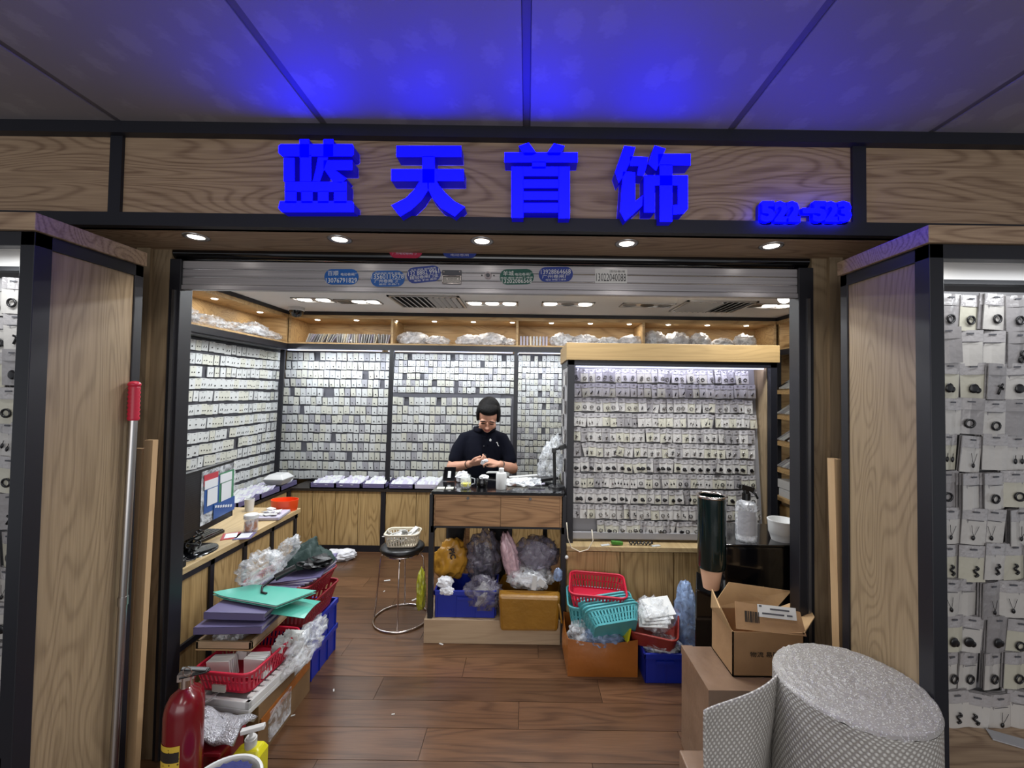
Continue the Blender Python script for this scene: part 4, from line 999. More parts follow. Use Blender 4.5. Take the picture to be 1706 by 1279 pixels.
# ================================================================== HELPERS FOR LOOSE THINGS
def ring_pts(w_, d_, r_, m):
    base = rrect(w_, d_, r_, 6); L_ = []; tot = 0; pts = base+[base[0]]
    for a, b in zip(pts, pts[1:]): L_.append(tot); tot += math.dist(a, b)
    L_.append(tot); out = []
    for i in range(m):
        t = tot*i/m; k = max(j for j in range(len(L_)) if L_[j] <= t); k = min(k, len(base)-1)
        a, b = pts[k], pts[k+1]; f = (t-L_[k])/max(1e-9, L_[k+1]-L_[k]); out.append((a[0]+(b[0]-a[0])*f, a[1]+(b[1]-a[1])*f))
    return out
def basket(name, label, c, w_, d_, h_, mat, rot=(0, 0, 0), taper=.86, m=None, grp=None, cat='basket', solid_=False, rimr=.006):
    t = thing(name, label, cat, c, grp); c = Vector(c)
    m = m or int((w_+d_)*2/.011)//2*2
    top = ring_pts(w_, d_, .04*min(1, w_/.2), m); bot = [(x*taper, y*taper) for x, y in top]
    def pt(i, k, o=0): a, b = top[i % m], bot[i % m]; s_ = 1-o/(w_/2); return c+Vector(((b[0]+(a[0]-b[0])*k)*s_, (b[1]+(a[1]-b[1])*k)*s_, h_*k))
    part(t, 'rim', MB().tube([pt(i, 1) for i in range(m)], rimr, 6, closed=True), mat, smooth=True)
    def band(k0, k1, lo, hi, mb):
        for i in range(lo, hi):
            a, b, e, f = pt(i, k0), pt(i+1, k0), pt(i+1, k1), pt(i, k1); a2, b2, e2, f2 = pt(i, k0, .003), pt(i+1, k0, .003), pt(i+1, k1, .003), pt(i, k1, .003)
            mb.add([a, b, e, f, a2, b2, e2, f2], [(0, 1, 2, 3), (7, 6, 5, 4), (0, 3, 7, 4), (1, 5, 6, 2), (3, 2, 6, 7), (0, 4, 5, 1)])
    mb = MB()
    if solid_: band(0, 1, 0, m, mb)
    else:
        band(0, .12, 0, m, mb); band(.84, 1, 0, m, mb); band(.5, .56, 0, m, mb)
        for i in range(0, m, 2): band(.1, .86, i, i+1, mb)
    part(t, 'lattice_wall' if not solid_ else 'wall', mb, mat)
    part(t, 'base', MB().prism([(x*.99, y*.99) for x, y in bot], lambda a, b, d: c+Vector((a, b, d)), .004, 0), mat)
    t.rotation_euler = rot
    return t
def crate(name, label, x0, x1, y0, y1, z0, z1, mat='blue', grp=None):
    t = thing(name, label, 'crate', ((x0+x1)/2, (y0+y1)/2, z0), grp); th = .006
    part(t, 'body', bars(((x0+.012, y0+.012, z0), (x1-.012, y1-.012, z0+.006)), ((x0+.008, y0+.008, z0), (x1-.008, y0+.014, z1)), ((x0+.008, y1-.014, z0), (x1-.008, y1-.008, z1)), ((x0+.008, y0+.008, z0), (x0+.014, y1-.008, z1)), ((x1-.014, y0+.008, z0), (x1-.008, y1-.008, z1))), mat, bevel=.002)
    h = z1-z0
    part(t, 'rim', bars(((x0, y0, z1-.03), (x1, y0+.012, z1)), ((x0, y1-.012, z1-.03), (x1, y1, z1)), ((x0, y0, z1-.03), (x0+.012, y1, z1)), ((x1-.012, y0, z1-.03), (x1, y1, z1))), mat, bevel=.003)
    n = max(3, int((x1-x0)/.09))
    for i in range(n):
        xx = x0+.02+(x1-x0-.04)*i/(n-1); part(t, 'rib', MB().box((xx-.004, y0+.002, z0+.004), (xx+.004, y0+.01, z1-.028)), mat)
    for i in range(4):
        yy = y0+.03+(y1-y0-.06)*i/3; part(t, 'rib', MB().box((x1-.01, yy-.004, z0+.004), (x1-.002, yy+.004, z1-.028)), mat)
    part(t, 'grip', bars((((x0+x1)/2-.05, y0-.002, z1-.055), ((x0+x1)/2+.05, y0+.006, z1-.04))), mat)
    return t
def open_carton(name, label, x0, x1, y0, y1, z0, z1, mat, bulge=.012, th=.004, wob=.015):
    t = thing(name, label, 'box', ((x0+x1)/2, (y0+y1)/2, z0))
    cs = [(x0, y0), (x1, y0), (x1, y1), (x0, y1)]
    for i in range(4):
        a, b = Vector((*cs[i], 0)), Vector((*cs[(i+1) % 4], 0)); nrm = Vector(((b-a).y, -(b-a).x, 0)).normalized()
        def f(u, v, a=a, b=b, nrm=nrm, i=i):
            p = a+(b-a)*u + nrm*bulge*math.sin(PI*u)*math.sin(PI*min(1, v*1.0)*.9+.1); p.z = z0+(z1-z0)*v - (wob*math.sin(PI*u)*v); return p
        part(t, 'side_wall', sheet(f, 8, 5, -th), mat, smooth='auto')
    part(t, 'bottom', MB().box((x0, y0, z0), (x1, y1, z0+.004)), mat)
    return t

# ================================================================== DESK
DY, DX0, DX1, DZ = 2.745, -.61, .255, .965
dk = thing('work_desk', 'black framed work desk with two oak drawers where the woman works', 'desk', (-.18, 3.0, 0))
part(dk, 'desk_top', MB().box((DX0, DY-.006, DZ-.02), (DX1, DY+.54, DZ)), 'black_gloss', bevel=.003)
part(dk, 'apron', MB().box((DX0+.012, DY+.012, .742), (DX1-.012, DY+.46, DZ-.02)), 'wood_desk')
fr = part(dk, 'drawer_surround', bars(((DX0+.01, DY, .742), (DX0+.026, DY+.02, DZ-.02)), ((DX1-.03, DY, .742), (DX1-.012, DY+.02, DZ-.02)), ((DX0+.026, DY, DZ-.032), (DX1-.03, DY+.02, DZ-.02))), 'wood_desk')
xm = P(834, 850, Y=DY).x
for a, b in ((DX0+.028, xm-.0015), (xm+.0015, DX1-.032)):
    d = part(dk, 'drawer', MB().box((a, DY-.004, .745), (b, DY+.014, DZ-.034)), 'wood_desk')
    c = (a+b)/2
    part(d, 'drawer_lock', MB().cyl((c, DY-.010, .925), (c, DY-.002, .925), .009, n=14), 'silver', smooth='auto')
part(dk, 'frame', bars(((DX0, DY, .730), (DX1, DY+.03, .742)), ((DX0, DY+.43, .730), (DX1, DY+.46, .742)), ((DX0, DY, .70), (DX0+.02, DY+.46, .742)), ((DX1-.02, DY, .70), (DX1, DY+.46, .742))), 'black')
for x, y in ((DX0-.012, DY), (DX1-.02, DY), (DX0+.10, DY+.43), (DX1-.12, DY+.43)):
    part(dk, 'leg', MB().box((x, y, .15), (x+.033, y+.03, .742 if y > DY else DZ-.02)), 'black', bevel=.002)
part(dk, 'foot_board', MB().box((DX0-.03, DY-.01, 0), (DX1-.02, DY+.50, .15)), 'pale_board', bevel=.002)

def PD(px, py): return P(px, py, Z=DZ)
c = PD(776, 812)
t = thing('glass_jug', 'clear glass cup with yellow green liquid at the left of the desk', 'cup', tuple(c))
part(t, 'glass', MB().lathe([(.028, 0), (.036, .012), (.037, .05), (.033, .085), (.031, .085), (.034, .05), (.033, .014), (.0001, .008)], c, 20), 'film', smooth=True)
part(t, 'liquid', MB().lathe([(.0001, .009), (.031, .012), (.034, .03), (.0001, .031)], c, 18), 'yellow')
part(t, 'handle', MB().tube([c+Vector((.034, 0, .068)), c+Vector((.06, 0, .06)), c+Vector((.06, 0, .03)), c+Vector((.034, 0, .022))], .004, 8), 'film', smooth=True)
c = PD(768, 806)
t = solo('tissue_wad', crumple((c.x-.0, c.y+.07, DZ+.035), (.05, .04, .045), 5, .4, 3), 'tissue', 'crumpled white tissue behind the glass cup on the desk', 'tissue')
c = PD(803, 811)
t = thing('ink_jar', 'small black jar with tissue in it on the desk', 'jar', tuple(c))
part(t, 'jar', MB().lathe([(.0001, 0), (.034, 0), (.039, .02), (.037, .055), (.034, .06), (.034, .055), (.0001, .05)], c, 20), 'black_gloss', smooth='auto')
part(t, 'tissue', crumple(c+Vector((.012, 0, .066)), (.035, .03, .018), 8, .4, 2), 'tissue')
c = PD(835, 814)
t = thing('white_bottle', 'white cylindrical bottle standing at the desk front', 'bottle', tuple(c))
part(t, 'bottle_body', MB().lathe([(.0001, 0), (.034, 0), (.036, .004), (.036, .10), (.032, .108), (.018, .112), (.018, .118)], c, 24), 'white', smooth='auto')
part(t, 'cap', MB().lathe([(.018, .114), (.018, .135), (.012, .14), (.0001, .141)], c, 20), 'white', smooth='auto')
c = PD(747, 803)
t = thing('leaning_phone', 'dark phone propped up at the left corner of the desk', 'phone', tuple(c))
part(t, 'phone_body', MB().boxr((c.x, c.y+.04, DZ+.05), (.085, .008, .105), (-.5, 0, 0)), 'black_gloss', bevel=.002)
part(t, 'sticker', MB().boxr((c.x-.0, c.y+.035, DZ+.048), (.022, .003, .05), (-.5, 0, 0)), 'white')
for i, (px, py) in enumerate(((733, 815), (748, 815))):
    c = PD(px, py); solo('desk_card', MB().boxr((c.x, c.y+.03, DZ+.002), (.05, .06, .003), (0, 0, .1)), 'card_b', ['pale card lying at the very left of the desk', 'second pale card lying beside it near the glass cup'][i], 'card')
for i, (px, py, w_, d_, rz, mt) in enumerate(((858, 800, .2, .05, .25, 'paperwhite'), (872, 796, .22, .05, .18, 'white'), (862, 806, .15, .04, .3, 'cream'), (822, 792, .10, .06, -.2, 'paperwhite'))):
    c = PD(px, py); solo('paper_strip', MB().boxr((c.x, c.y, DZ+.008+.006*i), (w_, d_, .006), (0, -.05, rz)), mt, ['long white strip across the middle of the desk', 'topmost white strip towards the gooseneck stand', 'cream strip under the clear bag', 'white scrap in front of the woman'][i], 'paper')
c = PD(868, 806)
def bagsheet(u, v, c=c):
    x = c.x-.10+.24*u; y = c.y+.06-.24*v; z = DZ+.032+.014*noise.noise(Vector((u*5, v*5, 1)))*2
    if y < DY-.012: over = DY-.012-y; y = DY-.012-.01*math.sin(u*9); z = DZ+.03-over*(.5+.8*math.sin(PI*u))
    return (x, y, z)
t = solo('clear_bag', sheet(bagsheet, 24, 24, .001), 'film', 'clear bag lying over the front edge of the desk', 'bag', smooth=True)
c = PD(906, 803)
solo('black_tray', MB().boxr((c.x, c.y+.02, DZ+.02), (.20, .09, .02), (0, -.1, .2)), 'black_plastic', 'slanted black tray leaning beside the gooseneck stand', 'tray', bevel=.003)
c = PD(893, 812); solo('marker_pen', MB().cyl((c.x-.05, c.y, DZ+.012), (c.x+.06, c.y+.03, DZ+.02), .007, n=10), 'lilac_pale', 'pale marker pen beside the stand on the desk', 'pen')
c = PD(927, 812)
t = thing('gooseneck_stand', 'black gooseneck phone stand at the right end of the desk', 'stand', tuple(c))
part(t, 'base', MB().lathe([(.0001, .02), (.035, .02), (.055, .012), (.06, 0)], c, 24), 'black_plastic', smooth='auto')
part(t, 'pole', MB().cyl(c+Vector((-.012, 0, .015)), c+Vector((-.018, 0, .24)), .011, n=12), 'black_plastic', smooth='auto')
part(t, 'neck', MB().tube([c+Vector((-.018, 0, .235)), c+Vector((-.01, 0, .262)), c+Vector((.02, 0, .27)), c+Vector((.045, 0, .28))], .010, 10), 'black_plastic', smooth=True)
part(t, 'clamp', MB().boxr(c+Vector((.04, 0, .278)), (.05, .03, .03), (0, -.4, 0)).boxr(c+Vector((-.02, -.01, .255)), (.03, .03, .03), (0, 0, 0)), 'black_plastic', bevel=.003)
bag('clear_bag', 'tall clear bag standing behind the gooseneck stand', (PD(912, 795).x+.03, 3.16, 0), (.09, .07, .19), 61, 'film', z0=DZ, amp=.5, rot=(0, .25, 0))
c = PD(939, 800)
t = thing('glue_bottle', 'white topped yellow green bottle at the right back corner of the desk', 'bottle', tuple(c))
part(t, 'bottle_body', MB().lathe([(.0001, 0), (.022, 0), (.022, .05), (.014, .055)], c, 16), 'yellow', smooth='auto')
part(t, 'cap', MB().lathe([(.023, .05), (.023, .085), (.0001, .088)], c, 16), 'white', smooth='auto')

# under the desk
crate('storage_crate', 'blue plastic crate under the left half of the desk', -.585, -.178, 2.752, 3.02, .152, .325)
bag('tan_bag', 'tan plastic bag printed PIC in the crate under the desk', (-.515, 2.96, 0), (.115, .075, .15), 71, 'tan_bag', z0=.33, amp=.28, rot=(0, .25, 0))
tb = bpy.data.objects['tan_bag']
text(tb, 'PIC', .05, (-.487, 2.862, .52), 'ink', R=Matrix.Rotation(1.35, 3, 'Y') @ Matrix.Rotation(PI/2, 3, 'X'), extr=.001, bold=.002)
for i, (x, y, z, r, sd, mt) in enumerate(((-.52, 2.80, .335, (.055, .045, .04), 73, 'tissue'), (-.50, 2.765, .30, (.05, .03, .03), 74, 'tissue'))):
    solo('white_tissue', crumple((x, y, z+r[2]*.6), r, sd, .3, 3), mt, ['white tissue heaped on the blue crate under the desk', 'white tissue hanging over the front rim of the blue crate'][i], 'tissue')
bag('smoky_bag', 'smoky grey plastic bag bulging up between the woman and the tote', (-.285, 2.98, 0), (.12, .09, .20), 76, 'film_grey', z0=.30, amp=.42, inner='slat_dark', freq=1.8)
bag('clear_bag', 'clear bag sagging over the right end of the blue crate', (-.27, 2.79, 0), (.13, .06, .12), 77, 'film_grey', z0=.20, amp=.45, inner='white')
tt = thing('tote_bag', 'worn yellow woven tote bag full of plastic bags under the desk', 'bag', (.04, 2.83, .152))
mb = MB()
def toteb(u, v):
    a = 2*PI*u; w_ = .195+.012*math.sin(PI*v); d_ = .135; k = 4
    cx = abs(math.cos(a))**(2/k)*math.copysign(1, math.cos(a)); sy = abs(math.sin(a))**(2/k)*math.copysign(1, math.sin(a))
    p = Vector((.035+cx*w_+.004*math.sin(7*a), 2.845+sy*d_, .153+.19*v+.008*math.sin(3*a)*v)); p += Vector((0, 0, 0))+Vector((noise.noise(p*14), noise.noise(p*14+Vector((5, 0, 0))), 0))*.012
    if v == 0: p.z = .153
    return p
mb.grid(toteb, 40, 8); part(tt, 'bag_body', mb, 'tote', smooth=True)
part(tt, 'bag_base', MB().box((-.15, 2.73, .152), (.22, 2.97, .158)), 'tote')
part(tt, 'sagging_front', MB().add([(-.145, 2.69, .105), (.215, 2.69, .105), (.22, 2.734, .105), (-.15, 2.734, .105), (-.16, 2.675, .335), (.23, 2.675, .328), (.235, 2.75, .34), (-.165, 2.75, .345)], [(3, 2, 1, 0), (4, 5, 6, 7), (0, 1, 5, 4), (1, 2, 6, 5), (2, 3, 7, 6), (3, 0, 4, 7)]), 'tote', bevel=.018)
part(tt, 'strap', MB().tube([(.20, 2.70, .33), (.225, 2.68, .27), (.235, 2.675, .2), (.24, 2.68, .17)], .006, 6), 'tote')
bag('pink_bag', 'striped pale pink bag stuffed upright in the tote', (-.085, 2.86, 0), (.06, .06, .20), 81, 'film_pink', z0=.33, amp=.25, rot=(0, -.25, 0))
bag('clear_bag', 'large clear bag of dark and pink packets bulging from the tote', (.08, 2.86, 0), (.145, .09, .13), 82, 'film_grey', z0=.43, amp=.35, inner='lilac_pale')
bag('clear_bag', 'clear bag of white tissue filling the mouth of the tote', (.045, 2.82, 0), (.155, .09, .08), 83, 'film', z0=.33, amp=.35, inner='tissue')
solo('label_card', MB().boxr((.065, 2.715, .40), (.03, .006, .09), (0, .1, 0)), 'white', 'upright white card strip at the front of the tote', 'card')
solo('label_card', MB().boxr((.11, 2.715, .40), (.05, .006, .04), (0, .6, 0)), 'white', 'tilted white card beside the upright strip in the tote', 'card')
solo('green_packet', crumple((.215, 2.74, .44), (.03, .02, .05), 84, .3, 2), 'film_blue', 'small pale green packet at the right edge of the tote', 'packet')
bag('hanging_bag', 'yellow green bag hanging from the left leg of the desk', (-.675, 2.79, .30), (.03, .05, .15), 85, 'film_yellow', amp=.3)
solo('wall_knob', MB().ell(P(944, 928, Y=2.735), (.012, .012, .012)), 'white', 'tiny white knob on the right leg of the desk', 'knob')

# ================================================================== STOOLS
def PF(px, py): return P(px, py, Z=0)
sx_, sy_ = -.868, 3.02
st = thing('round_stool', 'round stool with dark padded seat and thin brass ring base', 'stool', (sx_, sy_, 0))
part(st, 'seat', MB().lathe([(.0001, .475), (.12, .475), (.148, .485), (.155, .50), (.15, .515), (.12, .524), (.0001, .528)], (sx_, sy_, 0), 36), 'black_plastic', smooth=True)
part(st, 'base_ring', MB().tube([(sx_+.188*math.cos(2*PI*i/40), sy_+.188*math.sin(2*PI*i/40), .008) for i in range(40)], .0065, 8, closed=True), 'chrome', smooth=True)
part(st, 'seat_ring', MB().tube([(sx_+.125*math.cos(2*PI*i/32), sy_+.125*math.sin(2*PI*i/32), .468) for i in range(32)], .0065, 8, closed=True), 'chrome', smooth=True)
for a in (-.05, PI/2+.15, PI+.05, 1.5*PI+.15):
    part(st, 'leg', MB().tube([(sx_+.187*math.cos(a), sy_+.187*math.sin(a), .008), (sx_+.150*math.cos(a), sy_+.150*math.sin(a), .44), (sx_+.122*math.cos(a), sy_+.122*math.sin(a), .468)], .0055, 8), 'chrome', smooth=True)
basket('plastic_basket', 'small cream basket of white packets standing on the round stool', (sx_+.005, sy_-.01, .529), .235, .17, .085, 'cream', (0, 0, .06))
m = MB(); r = random.Random(4)
for i in range(26): m.boxr((sx_+r.uniform(-.085, .085), sy_-.01+r.uniform(-.055, .055), .555+i*.0022), (.075, .045, .006), (r.uniform(-.5, .5), r.uniform(-.6, .6), r.uniform(0, 3)))
solo('white_packets', m, 'paperwhite', 'heap of small white packets filling the cream basket on the stool', 'packets')
bpy.data.objects['white_packets']['kind'] = 'stuff'
ws = thing('wooden_stool', 'tall wooden stool the woman sits on behind the desk', 'stool', (-.35, 3.50, 0))
part(ws, 'seat', MB().box((-.52, 3.36, .68), (-.18, 3.66, .71)), 'wood_desk', bevel=.006)
for x in (-.49, -.23):
    for y in (3.39, 3.62): part(ws, 'leg', MB().box((x-.017, y-.017, 0), (x+.017, y+.017, .68)), 'wood_desk')
part(ws, 'stretcher', bars(((-.49, 3.38, .25), (-.23, 3.40, .28)), ((-.49, 3.61, .25), (-.23, 3.63, .28))), 'wood_desk')

# ================================================================== PERSON
pw = thing('person', 'seated person in a navy polo shirt, head bowed over small jewellery in both hands', 'person', (-.35, 3.45, .71))
def remesh(o, vox, it=6):
    m = o.modifiers.new('remesh', 'REMESH'); m.mode = 'VOXEL'; m.voxel_size = vox; m.use_smooth_shade = True
    s_ = o.modifiers.new('smooth', 'SMOOTH'); s_.factor = .5; s_.iterations = it
def caps(mb, pts, rad, n=14):
    mb.tube(pts, rad, n)
    for p, r in zip(pts, rad): mb.ell(p, (r, r, r), 12, 8)
tilt = .62; turn = .06
NK = Vector((-.312, 3.385, 1.322)); RH = 1.1*Matrix.Rotation(turn, 3, 'Z') @ Matrix.Rotation(.07, 3, 'Y') @ Matrix.Rotation(tilt, 3, 'X')
H = lambda x, y, z: NK + RH @ Vector((x, y, z))
def hell(mb, c, r, rot=None):
    q = MB().ell(c, r, 20, 14, rot); mb.add([NK+RH @ p for p in q.v], q.f)
sk = MB()
hell(sk, (0, .012, .135), (.076, .094, .098)); hell(sk, (0, -.03, .075), (.058, .058, .062)); hell(sk, (0, -.058, .035), (.026, .024, .02))
hell(sk, (0, -.088, .098), (.011, .012, .026)); hell(sk, (0, -.1, .082), (.015, .013, .011))
for q in (-1, 1):
    hell(sk, (q*.036, -.064, .082), (.026, .022, .026)); hell(sk, (q*.03, -.078, .13), (.026, .012, .009)); hell(sk, (q*.078, .01, .11), (.008, .02, .032))
    hell(sk, (q*.029, -.072, .112), (.017, .012, .010))
caps(sk, [Vector((-.345, 3.45, 1.25)), Vector((-.335, 3.43, 1.31)), H(0, .02, .05)], [.062, .054, .052])
caps(sk, [(-.54, 3.40, 1.16), (-.585, 3.345, 1.015)], [.044, .042]); caps(sk, [(-.585, 3.345, 1.015), (-.51, 3.27, 1.035), (-.425, 3.205, 1.065)], [.044, .038, .027])
caps(sk, [(-.16, 3.40, 1.16), (-.105, 3.35, 1.01)], [.044, .042]); caps(sk, [(-.105, 3.35, 1.01), (-.14, 3.27, 1.035), (-.195, 3.205, 1.065)], [.044, .037, .027])
def hand(mb, wrist, fwd, up, side):
    """palm box from wrist along fwd; up = back of the hand, side = towards the thumb"""
    W_ = Vector(wrist); f = Vector(fwd).normalized(); s_ = Vector(side); s_ = (s_-f*s_.dot(f)).normalized(); u = f.cross(s_); u = u if u.dot(Vector(up)) > 0 else -u
    for k in range(4):
        o = (k-1.5)*.017; ln = (.9, 1.06, 1.0, .8)[k]
        kn = W_+f*.085-s_*o; caps(mb, [W_+f*.012-s_*o*.7, kn], [.0125, .0098], 10)
        a = kn+f*.024*ln-u*.010; b = a+f*.012*ln-u*.020; c_ = b-f*.006*ln-u*.014
        caps(mb, [kn, a, b, c_], [.0096, .0084, .0078, .0066], 10)
    t0 = W_+f*.02+s_*.02; t1 = W_+f*.052+s_*.038-u*.012; t2 = t1+f*.028-u*.012-s_*.006
    caps(mb, [t0, t1, t2, t2+f*.014-u*.006-s_*.004], [.0135, .0105, .009, .0075], 10)
hand(sk, (-.418, 3.20, 1.067), (1, -.35, .25), (-.1, -.4, -.9), (0, -.6, .5))
hand(sk, (-.20, 3.20, 1.067), (-1, -.4, .35), (.1, -.5, .85), (0, -.8, -.3))
so = part(pw, 'body', sk, 'skin'); remesh(so, .0042, 4)
# hair
hb = MB()
hell(hb, (0, .03, .15), (.083, .092, .094)); hell(hb, (0, -.012, .188), (.07, .066, .042)); hell(hb, (0, .095, .11), (.05, .05, .06))
for q in (-1, 1): hell(hb, (q*.07, .0, .135), (.018, .05, .062)); hell(hb, (q*.076, .012, .085), (.01, .022, .03))
ho = part(pw, 'hair', hb, 'hair'); remesh(ho, .005, 3)
fm = MB()
for q in (-1, 1):
    hell(fm, (q*.03, -.0855, .111), (.016, .003, .0028)); 
part(pw, 'eyelash_line', fm, 'hair')
eb = MB()
for q in (-1, 1): hell(eb, (q*.031, -.088, .134), (.02, .004, .0038), (0, q*.15, 0))
part(pw, 'eyebrow', eb, 'hair')
lm = MB(); hell(lm, (0, -.087, .056), (.021, .006, .0045)); hell(lm, (0, -.085, .049), (.017, .006, .005)); part(pw, 'lips', lm, 'lips', smooth=True)
# polo shirt
pb = MB(); CXp, CYp = -.35, 3.45
sec = [(.76, .165, .135), (.84, .172, .14), (.95, .166, .135), (1.05, .162, .132), (1.15, .165, .126), (1.21, .162, .114), (1.26, .13, .096), (1.295, .09, .078), (1.32, .07, .064)]
n = 28
vs = [(CXp+rx*math.cos(2*PI*j/n), CYp-.02*(z > 1.0)+ry*math.sin(2*PI*j/n), z) for z, rx, ry in sec for j in range(n)]
fs = [(i*n+j, i*n+(j+1) % n, (i+1)*n+(j+1) % n, (i+1)*n+j) for i in range(len(sec)-1) for j in range(n)] + [tuple(range(n-1, -1, -1)), tuple(range((len(sec)-1)*n, len(sec)*n))]
pb.add(vs, fs)
caps(pb, [(-.40, 3.43, 1.262), (-.495, 3.42, 1.225), (-.54, 3.39, 1.15), (-.562, 3.365, 1.075)], [.055, .062, .061, .058])
caps(pb, [(-.29, 3.43, 1.262), (-.20, 3.42, 1.225), (-.155, 3.39, 1.15), (-.128, 3.362, 1.075)], [.055, .062, .061, .058])
po = part(pw, 'polo_shirt', pb, 'navy'); remesh(po, .009, 8)
col_ = MB().tube([(CXp+.012+.078*math.cos(a), 3.408+.062*math.sin(a), 1.318-.022*(math.sin(a) < 0)*abs(math.sin(a))) for a in [(-PI/2+.25)+(2*PI-.5)*i/24 for i in range(25)]], .016, 10)
part(pw, 'collar', col_, 'navy', smooth=True)
part(pw, 'placket', MB().boxr((CXp+.02, 3.297, 1.2), (.03, .008, .13), (.12, 0, 0)), 'navy')
for z in (1.24, 1.19): part(pw, 'button', MB().ell((CXp+.02, 3.292-.0, z), (.0045, .003, .0045), 8, 5), 'slat_dark')
c = P(817, 733, Y=3.288); part(pw, 'necklace_pendant', MB().ell(c, (.009, .004, .011), 10, 6), 'white', smooth=True)
c = P(829, 739, Y=3.292)
part(pw, 'embroidered_logo', MB().boxr(c, (.007, .003, .026), (0, -.25, 0)).boxr(c+Vector((-.005, 0, .008)), (.012, .003, .006), (0, .5, 0)).boxr(c+Vector((.005, 0, -.012)), (.006, .003, .014), (0, -.5, 0)), 'white')
for (a, b, mt) in (((-.44, 3.218, 1.06), (-.433, 3.21, 1.063), 'ink'), ((-.182, 3.214, 1.062), (-.188, 3.208, 1.064), 'silver')):
    part(pw, 'bracelet', MB().cyl(a, b, .031, n=20, caps=False), mt)
tr = MB()
for q, kx in ((-1, -.50), (1, -.20)):
    hx = -.35+q*.075
    caps(tr, [(hx, 3.46, .78), (kx, 3.10, .70), (kx-.02 if q < 0 else kx+.02, 3.13, .48), (kx-.03 if q < 0 else kx+.01, 3.14, .25)], [.10, .078, .062, .05])
to = part(pw, 'trousers', tr, 'trouser'); remesh(to, .01, 6)
for q in (-1, 1):
    fx = -.53 if q < 0 else -.19
    part(pw, 'shoe', MB().ell((fx, 3.11, .195), (.042, .11, .042), 14, 8), 'black_plastic', smooth=True)
solo('jewellery_piece', MB().boxr((-.318, 3.155, 1.085), (.035, .02, .03), (.3, .4, .2)).ell((-.30, 3.15, 1.10), (.02, .012, .014), 10, 6), 'tissue', 'small white piece wrapped in tissue held in both hands', 'jewellery')
solo('black_pouch', crumple((-.315, 3.19, 1.125), (.02, .016, .02), 3, .3, 2), 'black_plastic', 'tiny black pouch held between the hands', 'pouch')

# ================================================================== TILL COUNTER (left)
CXE, CZ = -1.632, .75
tc_ = thing('till_counter', 'oak topped till counter with black grid front and oak panels', 'counter', (-1.88, 2.5, 0))
part(tc_, 'worktop', MB().box((-2.13, 1.95, CZ-.03), (CXE, 3.08, CZ)), 'wood_top', bevel=.002)
part(tc_, 'carcass', MB().box((-2.12, 1.97, 0), (CXE-.03, 3.06, CZ-.03)), 'black')
ys = [1.97, 2.236, 2.497, 2.762, 3.06]
for y in [1.975, 2.236, 2.497, 2.762, 3.035]: part(tc_, 'post', MB().box((CXE-.03, y-.014, 0), (CXE-.008, y+.014, CZ-.03)), 'black')
for z in (.018, .365, .703): part(tc_, 'rail', MB().box((CXE-.03, 1.97, z-.014), (CXE-.008, 3.06, z+.014)), 'black')
for a, b in zip(ys, ys[1:]):
    for z0, z1 in ((.03, .352), (.378, .69)): part(tc_, 'front_panel', MB().box((CXE-.031, a+.012, z0), (CXE-.02, b-.012, z1)), 'wood_door')
part(tc_, 'end_panel', MB().box((-2.10, 3.05, .05), (CXE-.04, 3.062, .70)), 'wood_door')
def PC(px, py): return P(px, py, Z=CZ)
# monitor
A0, B0 = Vector((-1.655, 1.95, 0)), Vector((-1.735, 2.51, 0)); ud = (B0-A0).normalized(); nd = Vector((ud.y, -ud.x, 0))
if nd.x < 0: nd = -nd
mo_ = thing('computer_monitor', 'black wide computer monitor with payment signs taped to it on the till counter', 'monitor', (-1.73, 2.236, CZ))
Wm = (B0-A0).length; zb, zt_ = .862, 1.19
def mon(u, v, d): return A0+ud*u+Vector((0, 0, v))+nd*d
def monbox(u0, u1, v0, v1, d0, d1):
    k = MB(); k.add([mon(u0, v0, d0), mon(u1, v0, d0), mon(u1, v0, d1), mon(u0, v0, d1), mon(u0, v1, d0), mon(u1, v1, d0), mon(u1, v1, d1), mon(u0, v1, d1)],
        [(3, 2, 1, 0), (4, 5, 6, 7), (0, 1, 5, 4), (1, 2, 6, 5), (2, 3, 7, 6), (3, 0, 4, 7)]); return k
part(mo_, 'casing', monbox(0, Wm, zb, zt_, -.035, -.004), 'black_plastic', bevel=.004)
part(mo_, 'screen', monbox(.012, Wm-.012, zb+.03, zt_-.012, -.004, -.002), 'screen')
bz = monbox(0, Wm, zb, zb+.03, -.004, .001); bz2 = monbox(0, Wm, zt_-.012, zt_, -.004, .001); bz.add(bz2.v, bz2.f)
for u0 in (0, Wm-.012): q = monbox(u0, u0+.012, zb, zt_, -.004, .001); bz.add(q.v, q.f)
part(mo_, 'bezel', bz, 'black_plastic')
part(mo_, 'stand_foot', MB().lathe([(.0001, .014), (.10, .012), (.115, .006), (.118, 0)], (-1.745, 2.236, CZ), 30, .85, 1.08), 'black_gloss', smooth='auto')
part(mo_, 'stand_neck', MB().tube([(-1.77, 2.236, CZ+.01), (-1.765, 2.236, CZ+.09), (-1.72, 2.236, CZ+.20)], [.03, .022, .026], 10), 'black_gloss', smooth='auto')
def PM(px, py, d=0):
    o = A0+nd*d; dr = cf*F+cr*(px-CX)-cu*(py-CY); t = (o-EYE).dot(nd)/dr.dot(nd); q = EYE+dr*t-o
    return q.dot(ud), q.z
M['pay_blue'] = solid('pay_sign_blue', (40, 84, 150), .3, coat=.4); M['pay_green'] = solid('pay_sign_green', (56, 122, 84), .3, coat=.4)
M['pay_red'] = solid('pay_sign_red', (178, 44, 56), .3, coat=.4); M['pay_white'] = solid('pay_sign_white', (214, 216, 220), .3)
